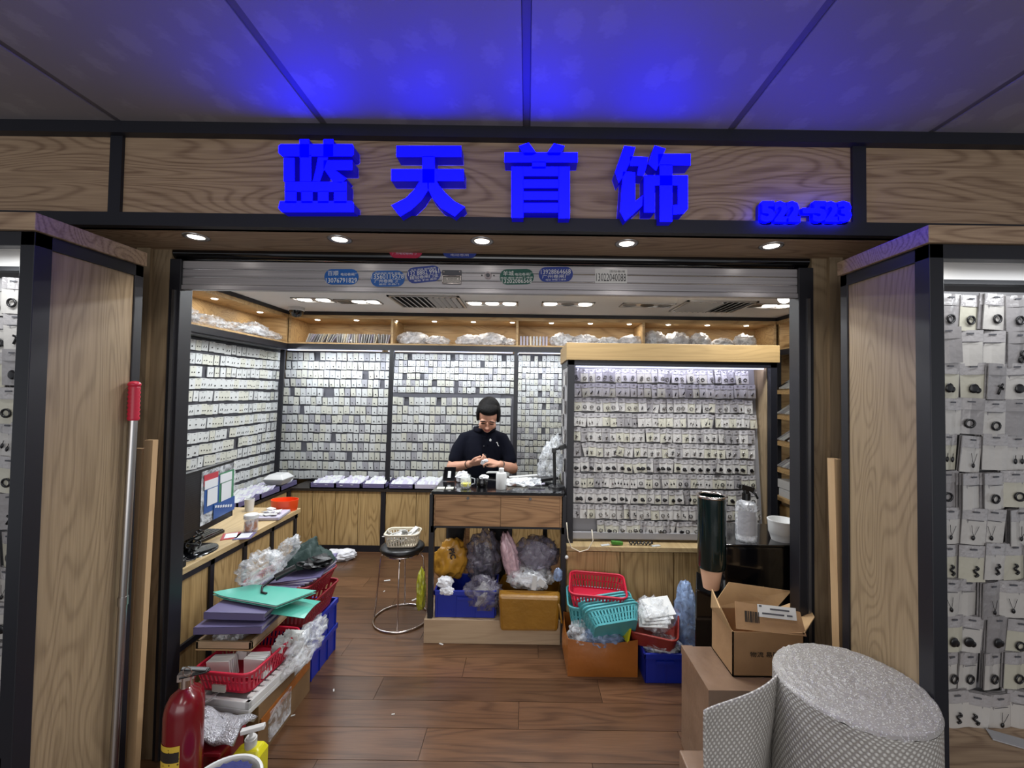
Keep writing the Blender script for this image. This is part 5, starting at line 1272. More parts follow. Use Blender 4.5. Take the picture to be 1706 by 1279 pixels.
def sign_quad(par, nm, x0, y0, x1, y1, mat, d):
    u0, v1 = PM(x0, y0, d); u1, v0 = PM(x1, y1, d); return part(par, nm, monbox(min(u0, u1), max(u0, u1), min(v0, v1), max(v0, v1), d, d+.0015), mat)
ps = thing('payment_sign', 'acrylic payment sign with red, blue and green halves taped to the monitor', 'sign', tuple(mon(.36, 1.0, .002)))
sign_quad(ps, 'acrylic_sheet', 336, 786, 390, 848, 'film', .001)
sign_quad(ps, 'blue_half', 341, 800, 364, 845, 'pay_blue', .003)
sign_quad(ps, 'red_header', 340, 792, 363, 802, 'pay_red', .0045)
sign_quad(ps, 'white_strip', 341, 802, 362.5, 808, 'pay_white', .006)
sign_quad(ps, 'white_square', 345.5, 816, 361.5, 836, 'pay_white', .006)
sign_quad(ps, 'green_half', 365, 789, 388, 838, 'pay_green', .003)
sign_quad(ps, 'white_square', 369, 806, 384.5, 828, 'pay_white', .006)
sign_quad(ps, 'white_strip', 367, 791, 386, 798, 'pay_white', .006)
sign_quad(ps, 'blue_foot', 356, 841, 390, 848, 'pay_blue', .007)
for i in range(7):
    q = sign_quad(ps, 'white_letter', 358+i*4.2, 842.5-i*.3, 360.6+i*4.2, 845-i*.3, 'pay_white', .009)
kb = thing('keyboard', 'black keyboard lying under the monitor', 'keyboard', (-1.84, 2.3, CZ))
part(kb, 'keyboard_body', MB().box((-1.93, 2.10, CZ), (-1.80, 2.545, CZ+.018)), 'black_plastic', bevel=.004)
kk = MB()
for i in range(22):
    for j in range(5): kk.box((-1.922+j*.024, 2.112+i*.0195, CZ+.018), (-1.902+j*.024, 2.128+i*.0195, CZ+.024))
part(kb, 'keys', kk, 'black_gloss')
c = PC(288, 950)
ad = thing('power_adapter', 'black power adapter at the near end of the till counter', 'adapter', (c.x, c.y, CZ))
part(ad, 'adapter_body', MB().box((c.x-.04, c.y-.03, CZ), (c.x+.025, c.y+.05, CZ+.035)), 'black_plastic', bevel=.005)
part(ad, 'cable', MB().tube([(c.x-.0, c.y+.05, CZ+.015), (c.x+.01, c.y+.12, CZ+.006), (c.x-.03, c.y+.2, CZ+.006), (-1.74, 2.22, CZ+.02)], .003, 6), 'black_plastic', smooth=True)
cb = MB()
for k in range(4):
    cb.tube([(-1.73+.03*math.cos(a+k)+.008*k, 2.21+.035*math.sin(a*1.3+k*2), CZ+.03+.02*a+.004*k) for a in [i*.35 for i in range(14)]], .004, 6)
solo('cable_tangle', cb, 'black_plastic', 'tangle of black cables around the monitor stand', 'cable', smooth=True)
c = PC(418, 884)
jr = thing('sweet_jar', 'small clear jar of brown seeds on the till counter', 'jar', tuple(c))
part(jr, 'jar', MB().lathe([(.0001, 0), (.036, 0), (.038, .006), (.038, .075), (.035, .08)], c, 22), 'film', smooth='auto')
part(jr, 'contents', MB().lathe([(.0001, .004), (.033, .006), (.034, .055), (.0001, .06)], c, 18), 'carton_orange', smooth='auto')
part(jr, 'lid', MB().lathe([(.04, .078), (.04, .098), (.036, .102), (.0001, .102)], c, 22), 'white', smooth='auto')
for i, (px, py, mt, rz, lb_) in enumerate(((385, 893, 'pay_red', .5, 'red printed card on the counter beside the monitor foot'), (408, 893, 'lilac', .3, 'violet bordered printed card before the small jar'))):
    c = PC(px, py); t = thing('printed_card', lb_, 'card', tuple(c))
    part(t, 'card', MB().boxr((c.x, c.y, CZ+.002), (.09, .12, .003), (0, 0, rz)), mt); part(t, 'card_face', MB().boxr((c.x, c.y, CZ+.004), (.06, .085, .002), (0, 0, rz)), 'pay_white')
c = PC(452, 862)
tr_ = thing('card_tray', 'lilac tray of white cards on the till counter beside the orange tub', 'tray', tuple(c))
part(tr_, 'tray_body', MB().boxr(c+Vector((0, .02, .012)), (.15, .19, .022), (0, 0, .15)), 'lilac_pale', bevel=.006)
m = MB()
for i in range(7): m.boxr(c+Vector((-.045+(i % 3)*.04, -.03+(i//3)*.05, .028+.002*i)), (.05, .035, .004), (.1, .1, i))
part(tr_, 'cards', m, 'paperwhite')
c = PC(474, 849)
ot = thing('orange_tub', 'orange oval plastic tub at the far end of the till counter', 'tub', tuple(c))
part(ot, 'tub_wall', MB().lathe([(.0001, .004), (.082, .004), (.088, .012), (.094, .075), (.091, .075), (.085, .014)], c, 30, 1, .7), 'orange', smooth='auto')
part(ot, 'tub_base', MB().lathe([(.0001, 0), (.084, 0), (.088, .012)], c, 30, 1, .7), 'orange')
c = PC(404, 858); solo('white_cup', MB().lathe([(.0001, 0), (.026, 0), (.032, .085), (.029, .085), (.024, .006)], c+Vector((-.02, .1, 0)), 18), 'white', 'white cup behind the far edge of the monitor', 'cup', smooth='auto')

# ================================================================== LEFT PILE
bx1 = open_carton('cardboard_box', 'long brown cardboard box with torn label at the bottom of the left pile', -1.52, -1.144, 1.86, 2.30, 0, .235, 'carton_brown', bulge=.006, wob=0)
part(bx1, 'top_flap', MB().box((-1.52, 1.86, .231), (-1.144, 2.30, .238)), 'carton_brown')
part(bx1, 'torn_label', MB().box((-1.141, 1.93, .03), (-1.134, 2.10, .16)), 'film')
part(bx1, 'tape', MB().box((-1.1405, 1.87, .135), (-1.136, 2.28, .175)), 'carton_orange')
fo = thing('foam_tray', 'flat white foam tray under the pink red basket', 'tray', (-1.25, 1.99, .239))
part(fo, 'foam_body', bars(((-1.38, 1.82, .239), (-1.13, 2.18, .262)), ((-1.38, 1.82, .262), (-1.13, 1.84, .292)), ((-1.15, 1.82, .262), (-1.13, 2.18, .292)), ((-1.38, 1.84, .262), (-1.36, 2.18, .292)), ((-1.38, 2.16, .262), (-1.13, 2.18, .292))), 'white', bevel=.003)
m = MB()
for i in range(9): m.box((-1.165, 1.85+i*.036, .288), (-1.14, 1.875+i*.036, .296))
part(fo, 'slots', m, 'paperwhite'); fo.rotation_euler.z = -.13
c1 = (-1.285, 2.02, .295)
bk1 = basket('plastic_basket', 'pink red basket of white card packs with a price label, low in the left pile', c1, .27, .36, .095, 'red', (0, 0, -.1))
part(bk1, 'price_label', MB().box((-1.325, 1.845, .305), (-1.265, 1.852, .335)), 'card_b')
for i, (px, py, w_, lab) in enumerate(((371, 1087, .10, 'white card pack at the left front of the pink red basket'), (429, 1087, .09, 'white card pack at the right front of the pink red basket'), (490, 1052, .07, 'white card pack standing at the far end of the pink red basket'))):
    p = P(px, py, Y=(1.93, 1.95, 2.13)[i]); t = thing('card_pack', lab, 'card pack', (p.x, p.y, .305), 'card packs in the pink red basket')
    for k in range(5): part(t, 'card', MB().boxr((p.x, p.y+.012*k-.02, .305+.05), (w_, .009, .09), (.12, random.uniform(-.06, .06), 0)), 'paperwhite')
for i, (px, py) in enumerate(((402, 1094), (462, 1066), (475, 1058))):
    p = P(px, py, Y=1.97+.05*i); m = MB()
    for k in range(8): m.boxr((p.x, p.y+.006*k, .385+.003*k), (.05, .003, .035), (.3*k, .4*k, .5*k))
    solo('loose_packets', m, 'card_a', ['loose card packets between the two front packs', 'loose card packets in the middle of the pink red basket', 'loose card packets towards the far end of the pink red basket'][i], 'packets', 'loose packets in the pink red basket')
solo('clear_bag', sheet(lambda u, v: (-1.50+.20*u-.02*math.sin(v*9), 1.80+.22*v+.02*math.sin(u*8), .295-.13*(1-u)*v*1.1-.10*max(0, .5-v)*(1-u)+.014*noise.noise(Vector((u*6, v*6, 2)))), 16, 16, .001), 'film', 'clear bag trapped under the left corner of the pink red basket', 'bag', smooth=True)
bag('clear_bag', 'crumpled clear bag between pink red basket and blue crates', (-1.105, 2.17, 0), (.06, .17, .07), 91, 'film', z0=.27, amp=.5, rot=(.25, 0, -.1))
wt = thing('wooden_tray', 'plain pale wooden tray resting across the pink red basket', 'tray', (-1.38, 2.08, .415))
part(wt, 'tray_floor', MB().box((-1.50, 1.955, .415), (-1.245, 2.24, .425)), 'carton_in')
part(wt, 'tray_edge', bars(((-1.50, 1.955, .42), (-1.245, 1.968, .455)), ((-1.50, 2.227, .42), (-1.245, 2.24, .455)), ((-1.50, 1.955, .42), (-1.487, 2.24, .455)), ((-1.258, 1.955, .42), (-1.245, 2.24, .455))), 'pale_board', bevel=.002)
bag('bubble_pouch', 'little crumpled silver film pouch on the wooden tray', (-1.38, 2.02, 0), (.07, .06, .045), 93, 'film', z0=.43, amp=.5)
for i, (x0, x1, y0, y1, z, rz) in enumerate(((-1.50, -1.20, 1.935, 2.20, .50, .05), (-1.48, -1.195, 1.97, 2.25, .545, -.02))):
    t = thing('file_folder', ['lower lilac folder of the pair under the teal one', 'upper lilac folder of the pair under the teal one'][i], 'folder', ((x0+x1)/2, (y0+y1)/2, z), 'lilac folders in the left pile')
    part(t, 'folder_cover', bars(((x0, y0, z), (x1, y1, z+.004)), ((x0, y0, z+.028), (x1, y1, z+.032)), ((x0, y0, z), (x1, y0+.006, z+.032))), 'lilac', bevel=.002)
    part(t, 'sheets', MB().box((x0+.01, y0+.01, z+.004), (x1-.012, y1-.01, z+.027)), 'lilac_pale'); t.rotation_euler.z = rz
solo('file_folder', MB().boxr((-1.40, 2.15, .475), (.22, .16, .045), (0, 0, 0)), 'plinth', 'dark folder stack hidden beneath the lilac folders', 'folder')
q = [P(460.5, 1009.5, Z=.60), P(527, 984, Z=.60), P(425, 974, Z=.60), P(354.6, 990.6, Z=.60)]
tf = thing('teal_folder', 'bright teal plastic folder lying on top of the lilac folders', 'folder', tuple(sum(q, Vector())/4))
def tfo(u, v, dz=0):
    a = q[0].lerp(q[1], u); b = q[3].lerp(q[2], u); p = a.lerp(b, v); p.z += dz + .012*(max(0, v-.8)*5)**2*(1-u); return p
part(tf, 'cover', sheet(lambda u, v: tfo(u, v), 10, 10, .003), 'teal_folder', smooth='auto')
part(tf, 'back_cover', sheet(lambda u, v: tfo(u, v, -.012), 6, 6, .002), 'teal_folder'); part(tf, 'inner_sheets', sheet(lambda u, v: tfo(.03+.9*u, .03+.9*v, -.008), 4, 4, .004), 'paperwhite')
solo('green_sheet', sheet(lambda u, v: (-1.20+.16*u, 2.02+.16*v, .55-.02*u+.01*math.sin(3*v)), 6, 6, .002), 'teal_folder', 'teal plastic sheet poking out right of the lilac folders', 'sheet')
crate('storage_crate', 'lower blue plastic crate of the pair in the left pile', -1.56, -1.165, 2.335, 2.68, 0, .155, grp='stacked blue crates of the left pile')
crate('storage_crate', 'upper blue plastic crate of the pair in the left pile', -1.56, -1.165, 2.335, 2.68, .157, .312, grp='stacked blue crates of the left pile')
basket('plastic_basket', 'lower dark red basket on the blue crates', (-1.335, 2.45, .33), .37, .38, .13, 'red_dark', (-.08, .05, .03), grp='dark red baskets of the left pile', m=120)
basket('plastic_basket', 'upper dark red basket holding violet folders on the blue crates', (-1.335, 2.44, .465), .36, .36, .09, 'red_dark', (-.05, .05, -.03), grp='dark red baskets of the left pile', m=120)
for i in range(6):
    solo('violet_folder', MB().boxr((-1.32+.008*i, 2.45, .535+.010*i), (.30, .30, .006), (-.05+.02*i, -.10, .06*(i-3))), 'lilac' if i % 2 else 'lilac_pale', ['lowest', 'second', 'third', 'fourth', 'fifth', 'topmost'][i]+' violet sheet folder in the upper dark red basket', 'folder', 'violet sheet folders')
gc = thing('green_cloth', 'dark green and black cloth heaped on the violet folders', 'cloth', (-1.27, 2.48, .60))
def clothf(u, v):
    a = u*2*PI; rr_ = v; h_ = .115*(1-v**1.7); p = Vector((math.cos(a)*rr_*.15, math.sin(a)*rr_*.12, h_)); k = noise.noise(Vector((p.x*16, p.y*16, 3)))+.5*abs(noise.noise(Vector((p.x*34, p.y*34, 7))))
    return Vector((-1.265, 2.47, .605))+p+Vector((k*.02, k*.015, k*.055*(1-.4*v)))
part(gc, 'cloth_heap', MB().grid(clothf, 60, 22), 'greencloth', smooth=True)
part(gc, 'black_fold', crumple((-1.20, 2.42, .635), (.10, .08, .035), 94, .45, 3), 'black_plastic')
bag('clear_bag', 'big crumpled clear bag leaning against the counter above the teal folder', (-1.40, 2.26, 0), (.115, .09, .085), 95, 'film', z0=.60, amp=.5, rot=(0, -.35, .2))
bag('clear_bag', 'clear bag neck sticking up beside the green cloth', (-1.345, 2.38, .70), (.05, .03, .12), 96, 'film', amp=.45, rot=(.1, .75, 0))
t = thing('cable_plug', 'black plug with short cable lying on the teal folder', 'plug', (-1.27, 2.22, .61))
part(t, 'plug', MB().cyl((-1.30, 2.22, .63), (-1.22, 2.27, .665), .018, n=12), 'black_plastic', smooth='auto')
part(t, 'cable', MB().tube([(-1.30, 2.22, .63), (-1.33, 2.16, .61), (-1.30, 2.11, .607), (-1.27, 2.10, .606)], .006, 6), 'black_plastic', smooth=True)
bag('floor_bag', 'white crumpled plastic bag on the floor before the back cabinets', (P(577, 920, Z=0).x, 4.06, 0), (.15, .10, .05), 97, 'tissue', z0=.0, amp=.4)

# extinguishers, red box, soap, bin
def extinguisher(x, y, r_, h_, label):
    t = thing('fire_extinguisher', label, 'extinguisher', (x, y, 0))
    part(t, 'cylinder', MB().lathe([(.0001, 0), (r_*.9, 0), (r_, .012), (r_, h_*.84), (r_*.93, h_*.9), (r_*.72, h_*.955), (r_*.4, h_*.985), (r_*.3, h_), (.0001, h_)], (x, y, 0), 36), 'ext_red', smooth=True)
    part(t, 'neck_valve', MB().cyl((x, y, h_*.99), (x, y, h_+.05), .016, n=14).boxr((x, y, h_+.04), (.04, .03, .025), (0, 0, .3)), 'chrome', smooth='auto')
    part(t, 'handle', MB().boxr((x+.03, y, h_+.045), (.085, .018, .007), (0, -.1, .3)).boxr((x+.03, y, h_+.062), (.08, .016, .007), (0, .22, .3)), 'black_plastic', bevel=.002)
    part(t, 'hose', MB().tube([(x-.01, y, h_+.035), (x-.03, y+.03, h_+.025), (x-.05, y+.05, h_-.02), (x-.05, y+r_+.01, h_-.2)], .009, 8), 'black_plastic', smooth=True)
    return t
e1 = extinguisher(-1.222, 1.55, .060, .535, 'larger front fire extinguisher with a yellow label at the left post')
lab_ = MB(); lab_.grid(lambda u, v: Vector((-1.222+.0612*math.cos(-2.45+1.4*u), 1.55+.0612*math.sin(-2.45+1.4*u), .10+.27*v)), 16, 4)
part(e1, 'yellow_label', lab_, 'ext_label')
lab_ = MB(); lab_.grid(lambda u, v: Vector((-1.222+.0618*math.cos(-2.38+1.3*u), 1.55+.0618*math.sin(-2.38+1.3*u), .315+.035*v)), 14, 1); part(e1, 'label_band', lab_, 'plinth')
extinguisher(-1.345, 1.73, .052, .42, 'smaller fire extinguisher behind the front one')
part(bpy.data.objects['fire_extinguisher'], 'safety_pin_ring', MB().tube([(-1.20+.016*math.cos(2*PI*i/14), 1.53, .60+.016*math.sin(2*PI*i/14)) for i in range(14)], .002, 5, closed=True), 'chrome')
rb = thing('red_box', 'dusty red metal box in front of the cardboard box', 'box', (-1.24, 1.70, 0))
part(rb, 'box_body', MB().box((-1.30, 1.66, 0), (-1.165, 1.80, .195)), 'ext_red', bevel=.004)
part(rb, 'box_lid', MB().box((-1.305, 1.655, .195), (-1.16, 1.805, .21)), 'red_dark', bevel=.003)
def gl(u, v):
    x = -1.33+.21*u; y = 1.67+.12*v; z = .215+.03+.045*math.sin(PI*v)*(.6+.4*math.sin(u*7))+.02*noise.noise(Vector((u*4, v*4, 9)))-.02*u
    return (x, y, z)
solo('glitter_cloth', sheet(gl, 22, 16, .022), 'glitter', 'folded silver glitter cloth on the red box', 'cloth', smooth=True)
sb = thing('soap_bottle', 'yellow liquid soap pump bottle with white pump', 'bottle', (-1.09, 1.72, 0))
sx, sy = -1.09, 1.72
part(sb, 'bottle_body', MB().add([(sx-.058, sy-.035, 0), (sx+.058, sy-.035, 0), (sx+.058, sy+.035, 0), (sx-.058, sy+.035, 0), (sx-.058, sy-.035, .165), (sx+.058, sy-.035, .165), (sx+.058, sy+.035, .165), (sx-.058, sy+.035, .165),
     (sx-.02, sy-.02, .19), (sx+.045, sy-.02, .19), (sx+.045, sy+.025, .19), (sx-.02, sy+.025, .19)], [(3, 2, 1, 0), (0, 1, 5, 4), (1, 2, 6, 5), (2, 3, 7, 6), (3, 0, 4, 7), (4, 5, 9, 8), (5, 6, 10, 9), (6, 7, 11, 10), (7, 4, 8, 11), (8, 9, 10, 11)]), 'yellow', bevel=.008)
part(sb, 'pump_collar', MB().cyl((sx+.005, sy, .185), (sx+.005, sy, .218), .022, n=20).cyl((sx+.005, sy, .216), (sx+.005, sy, .226), .017, n=20), 'white', smooth='auto')
part(sb, 'pump_head', MB().cyl((sx+.005, sy, .224), (sx+.005, sy, .255), .007, n=10).boxr((sx+.018, sy-.01, .262), (.085, .022, .016), (0, -.12, .25)), 'white', bevel=.004)
wb = thing('enamel_bin', 'round white rimmed bin lined with navy cloth at the bottom edge', 'bin', (-1.02, 1.465, 0))
wx, wy, wz = -1.02, 1.465, .272
part(wb, 'bin_wall', MB().lathe([(.0001, 0), (.10, 0), (.118, wz-.02), (.122, wz-.005), (.12, wz), (.112, wz), (.108, wz-.012), (.095, .01)], (wx, wy, 0), 44), 'white', smooth='auto')
m = MB(); vs = [(wx, wy, wz-.006)]+[(wx+math.cos(2*PI*i/44)*(.098 if i % 2 else .088+.012*math.sin(i)), wy+math.sin(2*PI*i/44)*(.098 if i % 2 else .09), wz-.004) for i in range(44)]
m.add(vs, [(0, i+1, (i+1) % 44+1) for i in range(44)])
M['navy_cloth'] = solid('navy_blue_cloth', (26, 34, 98), .7, bump=.3, bscale=50)
part(wb, 'navy_lining', m, 'navy_cloth')

# leaning pole and planks
ph = thing('telescopic_pole', 'long steel pole with a ridged red handle leaning at the left cabinet', 'pole', tuple(P(184, 1290, X=-1.512)))
a, b, c_ = P(182, 1400, X=-1.512), P(222, 700, X=-1.512), P(224, 643, X=-1.512)
part(ph, 'pole_tube', MB().cyl(a, b, .0135, n=16), 'alu', smooth='auto')
mid = a.lerp(b, .55); part(ph, 'pole_joint', MB().cyl(mid, a.lerp(b, .57), .016, n=16), 'alu', smooth='auto')
part(ph, 'red_grip', MB().tube([b.lerp(c_, i/16) for i in range(17)], [.0165+.003*(i % 2) for i in range(16)]+[.0165], 14), 'red', smooth='auto')
part(ph, 'hanging_eye', MB().ell(c_+Vector((0, 0, .006)), (.021, .021, .014)), 'red', smooth=True)
for i, (x0, x1, z1, lab) in enumerate(((-1.622, -1.565, 1.365, 'shorter raw timber plank leaning behind the steel pole'), (-1.556, -1.522, 1.40, 'narrow raw timber plank nearest the left guide post'))):
    m = MB().add([(x0, 1.69, 0), (x1, 1.69, 0), (x1, 1.715, 0), (x0, 1.715, 0), (x0, 1.72, z1), (x1, 1.72, z1), (x1, 1.745, z1), (x0, 1.745, z1)], [(3, 2, 1, 0), (4, 5, 6, 7), (0, 1, 5, 4), (1, 2, 6, 5), (2, 3, 7, 6), (3, 0, 4, 7)])
    solo('timber_plank', m, 'raw_plank', lab, 'plank')
m = MB().add([(1.265, 1.69, 0), (1.29, 1.69, 0), (1.29, 1.73, 0), (1.265, 1.73, 0), (1.235, 1.69, 1.366), (1.262, 1.69, 1.366), (1.262, 1.73, 1.366), (1.235, 1.73, 1.366)], [(3, 2, 1, 0), (4, 5, 6, 7), (0, 1, 5, 4), (1, 2, 6, 5), (2, 3, 7, 6), (3, 0, 4, 7)])
solo('timber_batten', m, 'raw_plank', 'pale timber batten leaning beside the right cabinet', 'batten')

# ================================================================== RIGHT CLUSTER
oc = open_carton('open_carton', 'taped orange brown carton full of baskets right of the desk', .255, .655, 2.44, 2.74, 0, .21, 'carton_orange', bulge=.02, wob=.02)
bag('clear_bag', 'clear bag spilling over the left rim of the orange brown carton', (.33, 2.50, 0), (.07, .06, .09), 101, 'film', z0=.13, amp=.45)
bag('clear_bag', 'clear bag under the nested teal baskets', (.45, 2.47, 0), (.12, .04, .07), 102, 'film_blue', z0=.14, amp=.45)
basket('plastic_basket', 'teal basket standing under the red one in the carton', (.46, 2.62, .235), .40, .26, .12, 'teal', (.05, .06, -.05), m=110)
basket('plastic_basket', 'bright red basket on top of the teal ones right of the desk', (.445, 2.60, .355), .335, .26, .10, 'red', (.10, .02, -.12), m=110)
for i in range(5):
    d = Vector((.012, -.022, -.004))*i
    basket('teal_basket', ['innermost', 'second', 'third', 'fourth', 'outermost'][i]+' of the nested teal baskets lying on their side', Vector((.475, 2.515, .285))+d, .31, .215, .085, 'teal', (-.95, -.12, .10), grp='nested teal baskets', m=96, cat='basket', taper=.80)
solo('yellow_folder', MB().boxr((.60, 2.50, .27), (.012, .12, .16), (0, .2, .2)), 'yellow', 'yellow green folder standing behind the nested teal baskets', 'folder')
crate('storage_crate', 'blue plastic crate on the floor right of the orange brown carton', .675, .915, 2.385, 2.73, 0, .165)
bag('clear_bag', 'clear bag of small white goods in the right blue crate', (.80, 2.47, 0), (.11, .08, .05), 104, 'film', z0=.13, amp=.5, inner='tissue')
basket('plastic_basket', 'brick red basket tilted on the right blue crate', (.78, 2.55, .185), .27, .30, .085, 'brick_red', (.12, .02, -.35), solid_=True)
bag('packet_bag', 'clear bag of white packets lying in the brick red basket', (.775, 2.54, 0), (.115, .13, .085), 105, 'film', z0=.245, amp=.35, inner='tissue')
for i in range(4): solo('white_sleeve', MB().boxr((.755+.014*i, 2.49+.01*i, .31+.016*i), (.16, .13, .006), (.4, -.12, -.3+.12*i)), 'paperwhite', ['lowest', 'second', 'third', 'topmost'][i]+' white paper sleeve in the bag on the brick red basket', 'sleeve', 'white paper sleeves')
bag('water_bag', 'bluish clear bag standing between the rack and the black cabinet', (.985, 2.60, 0), (.07, .07, .28), 106, 'film_blue', z0=0.0, amp=.25)

bc = thing('black_cabinet', 'glossy black waste cabinet carrying a spray bottle and bowl', 'cabinet', (1.18, 2.28, 0))
part(bc, 'cabinet_body', MB().box((1.0, 2.12, 0), (1.40, 2.46, .86)), 'black_gloss', bevel=.012)
part(bc, 'cabinet_top', MB().box((.995, 2.115, .86), (1.405, 2.465, .872)), 'black_gloss', bevel=.004)
lbx = MB().add([(.845, 2.10, 0), (.992, 2.10, 0), (.992, 2.30, 0), (.93, 2.30, 0), (.845, 2.10, .655), (.992, 2.10, .60), (.992, 2.30, .63), (.93, 2.30, .665)], [(3, 2, 1, 0), (4, 5, 6, 7), (0, 1, 5, 4), (1, 2, 6, 5), (2, 3, 7, 6), (3, 0, 4, 7)])
solo('black_bin', lbx, 'black_gloss', 'lower glossy black bin left of the black cabinet', 'bin', bevel=.008)
dx_, dy_ = .925, 2.10
cd = thing('cup_dispenser', 'tall dark green tube cup dispenser on the side of the black cabinet', 'dispenser', (dx_, dy_, .76))
part(cd, 'tube', MB().lathe([(.062, .765), (.066, .78), (.067, 1.11), (.064, 1.11), (.058, .78)], (dx_, dy_, 0), 32), 'green_tube', smooth='auto')
part(cd, 'rim_ring', MB().tube([(dx_+.066*math.cos(2*PI*i/32), dy_+.066*math.sin(2*PI*i/32), 1.115) for i in range(32)], .0075, 8, closed=True), 'chrome', smooth=True)
part(cd, 'inner_well', MB().lathe([(.0001, 1.06), (.06, 1.06)], (dx_, dy_, 0), 24), 'black_plastic')
part(cd, 'bracket', MB().box((dx_+.05, dy_+.01, .85), (1.002, dy_+.05, .9)), 'black_plastic')
solo('paper_cup', MB().lathe([(.0001, .665), (.037, .665), (.055, .78), (.052, .78), (.036, .669)], (dx_-.002, dy_, 0), 28), 'peach', 'peach paper cup sticking out under the dark green dispenser', 'cup', smooth='auto')
c = P(1243, 899, Z=.872)
sp = thing('spray_bottle', 'clear spray bottle with black trigger and white label', 'bottle', tuple(c))
part(sp, 'bottle_body', MB().lathe([(.0001, 0), (.048, 0), (.051, .006), (.051, .175), (.046, .19), (.02, .205), (.017, .215)], c, 28), 'film', smooth='auto')
part(sp, 'liquid', MB().lathe([(.0001, .004), (.045, .006), (.045, .10), (.0001, .101)], c, 24), 'film_dense', smooth='auto')
part(sp, 'label', MB().grid(lambda u, v: c+Vector((.0518*math.cos(-2.9+2.6*u), .0518*math.sin(-2.9+2.6*u), .035+.12*v)), 18, 2), 'card_c')
part(sp, 'collar', MB().cyl(c+Vector((0, 0, .205)), c+Vector((0, 0, .24)), .021, n=18), 'black_plastic', smooth='auto')
part(sp, 'trigger_head', MB().boxr(c+Vector((.002, 0, .265)), (.075, .026, .026), (0, .25, .1)).boxr(c+Vector((.0, 0, .248)), (.024, .024, .03), (0, 0, 0)).boxr(c+Vector((-.036, 0, .275)), (.02, .02, .02), (0, .3, 0)), 'black_plastic', bevel=.004)
part(sp, 'trigger', MB().tube([c+Vector((.02, 0, .255)), c+Vector((.04, -.01, .24)), c+Vector((.052, -.015, .215))], .006, 8), 'black_plastic', smooth=True)
c = P(1303, 899, Z=.872)
bw = thing('white_bowl', 'stack of white plastic bowls on the black cabinet', 'bowl', tuple(c))
part(bw, 'bowl_wall', MB().lathe([(.0001, 0), (.05, 0), (.055, .02), (.06, .035), (.063, .04), (.067, .10), (.064, .10), (.058, .04), (.05, .01)], c, 32), 'white', smooth='auto')
part(bw, 'inner_bowl', MB().lathe([(.0001, .05), (.05, .055), (.065, .104), (.069, .104), (.069, .098)], c, 32), 'white', smooth='auto')

# big taped box with the open carton on it
X0, X1, Y0_, Y1_, ZB = .735, 1.22, 1.69, 1.985, .45
tb_ = thing('taped_box', 'large tape wrapped box under the open carton', 'box', ((X0+X1)/2, (Y0_+Y1_)/2, 0))
part(tb_, 'box_body', MB().box((X0, Y0_, 0), (X1, Y1_, ZB)), 'carton_tape', bevel=.006)
part(tb_, 'tape_strip', bars(((X0-.001, Y0_-.001, ZB-.035), (X0+.05, Y1_, ZB+.0015)), ((X0-.002, Y0_-.002, ZB-.05), (X1, Y0_+.03, ZB+.003))), 'carton_tape')
solo('small_taped_box', MB().box((.625, 1.50, 0), (.735, 1.71, .205)), 'carton_tape', 'small tape wrapped box on the floor before the large one', 'box', bevel=.006)
cx0, cx1, cy0, cy1, cz0, cz1 = .868, 1.165, 1.77, 1.97, ZB+.003, .635
oc2 = thing('shipping_carton', 'open brown shipping carton with a white label on its raised flap', 'box', ((cx0+cx1)/2, (cy0+cy1)/2, cz0))
part(oc2, 'carton_body', bars(((cx0, cy0, cz0), (cx1, cy0+.005, cz1)), ((cx0, cy1-.005, cz0), (cx1, cy1, cz1)), ((cx0, cy0, cz0), (cx0+.005, cy1, cz1)), ((cx1-.005, cy0, cz0), (cx1, cy1, cz1)), ((cx0, cy0, cz0), (cx1, cy1, cz0+.005))), 'carton')
def flap(p0, p1, p2, p3, nm, mat): 
    n_ = (Vector(p1)-Vector(p0)).cross(Vector(p3)-Vector(p0)).normalized()*.004; q4 = [Vector(p) for p in (p0, p1, p2, p3)]
    return part(oc2, nm, MB().add(q4+[p+n_ for p in q4], [(3, 2, 1, 0), (4, 5, 6, 7), (0, 1, 5, 4), (1, 2, 6, 5), (2, 3, 7, 6), (3, 0, 4, 7)]), mat)
f0 = [P(1226, 1047, Y=cy0), P(1343, 1060, Y=cy0), P(1332, 1019, Y=cy0+.05), P(1224, 1001, Y=cy0+.05)]
flap(*f0, 'front_flap', 'carton')
flap((cx0, cy1, cz1), (cx1, cy1, cz1), P(1318, 984, Y=cy1+.03), P(1214, 969, Y=cy1+.03), 'back_flap', 'carton_in')
flap((cx0, cy1, cz1), (cx0, cy0, cz1), P(1200, 1012, Y=cy0), P(1187, 981, Y=cy1-.05), 'left_flap', 'carton_in')
flap((cx1, cy0, cz1), (cx1, cy1, cz1), P(1340, 996, Y=cy1-.02), P(1357, 1027, Y=cy0+.06), 'right_flap', 'carton_in')
def onflap(a, b, u0, v0, off):
    e1_ = f0[1]-f0[0]; e2_ = f0[3]-f0[0]; n_ = e1_.cross(e2_).normalized(); n_ = n_ if n_.y < 0 else -n_
    return f0[0]+e1_*(u0)+e2_*(v0)+n_*off
def flapquad(nm, u0, u1, v0, v1, off, mat):
    k = [onflap(0, 0, u, v, o) for o in (off, off+.001) for u, v in ((u0, v0), (u1, v0), (u1, v1), (u0, v1))]
    part(oc2, nm, MB().add(k, [(3, 2, 1, 0), (4, 5, 6, 7), (0, 1, 5, 4), (1, 2, 6, 5), (2, 3, 7, 6), (3, 0, 4, 7)]), mat)
flapquad('shipping_label', .32, .88, .52, .98, .005, 'paperwhite')
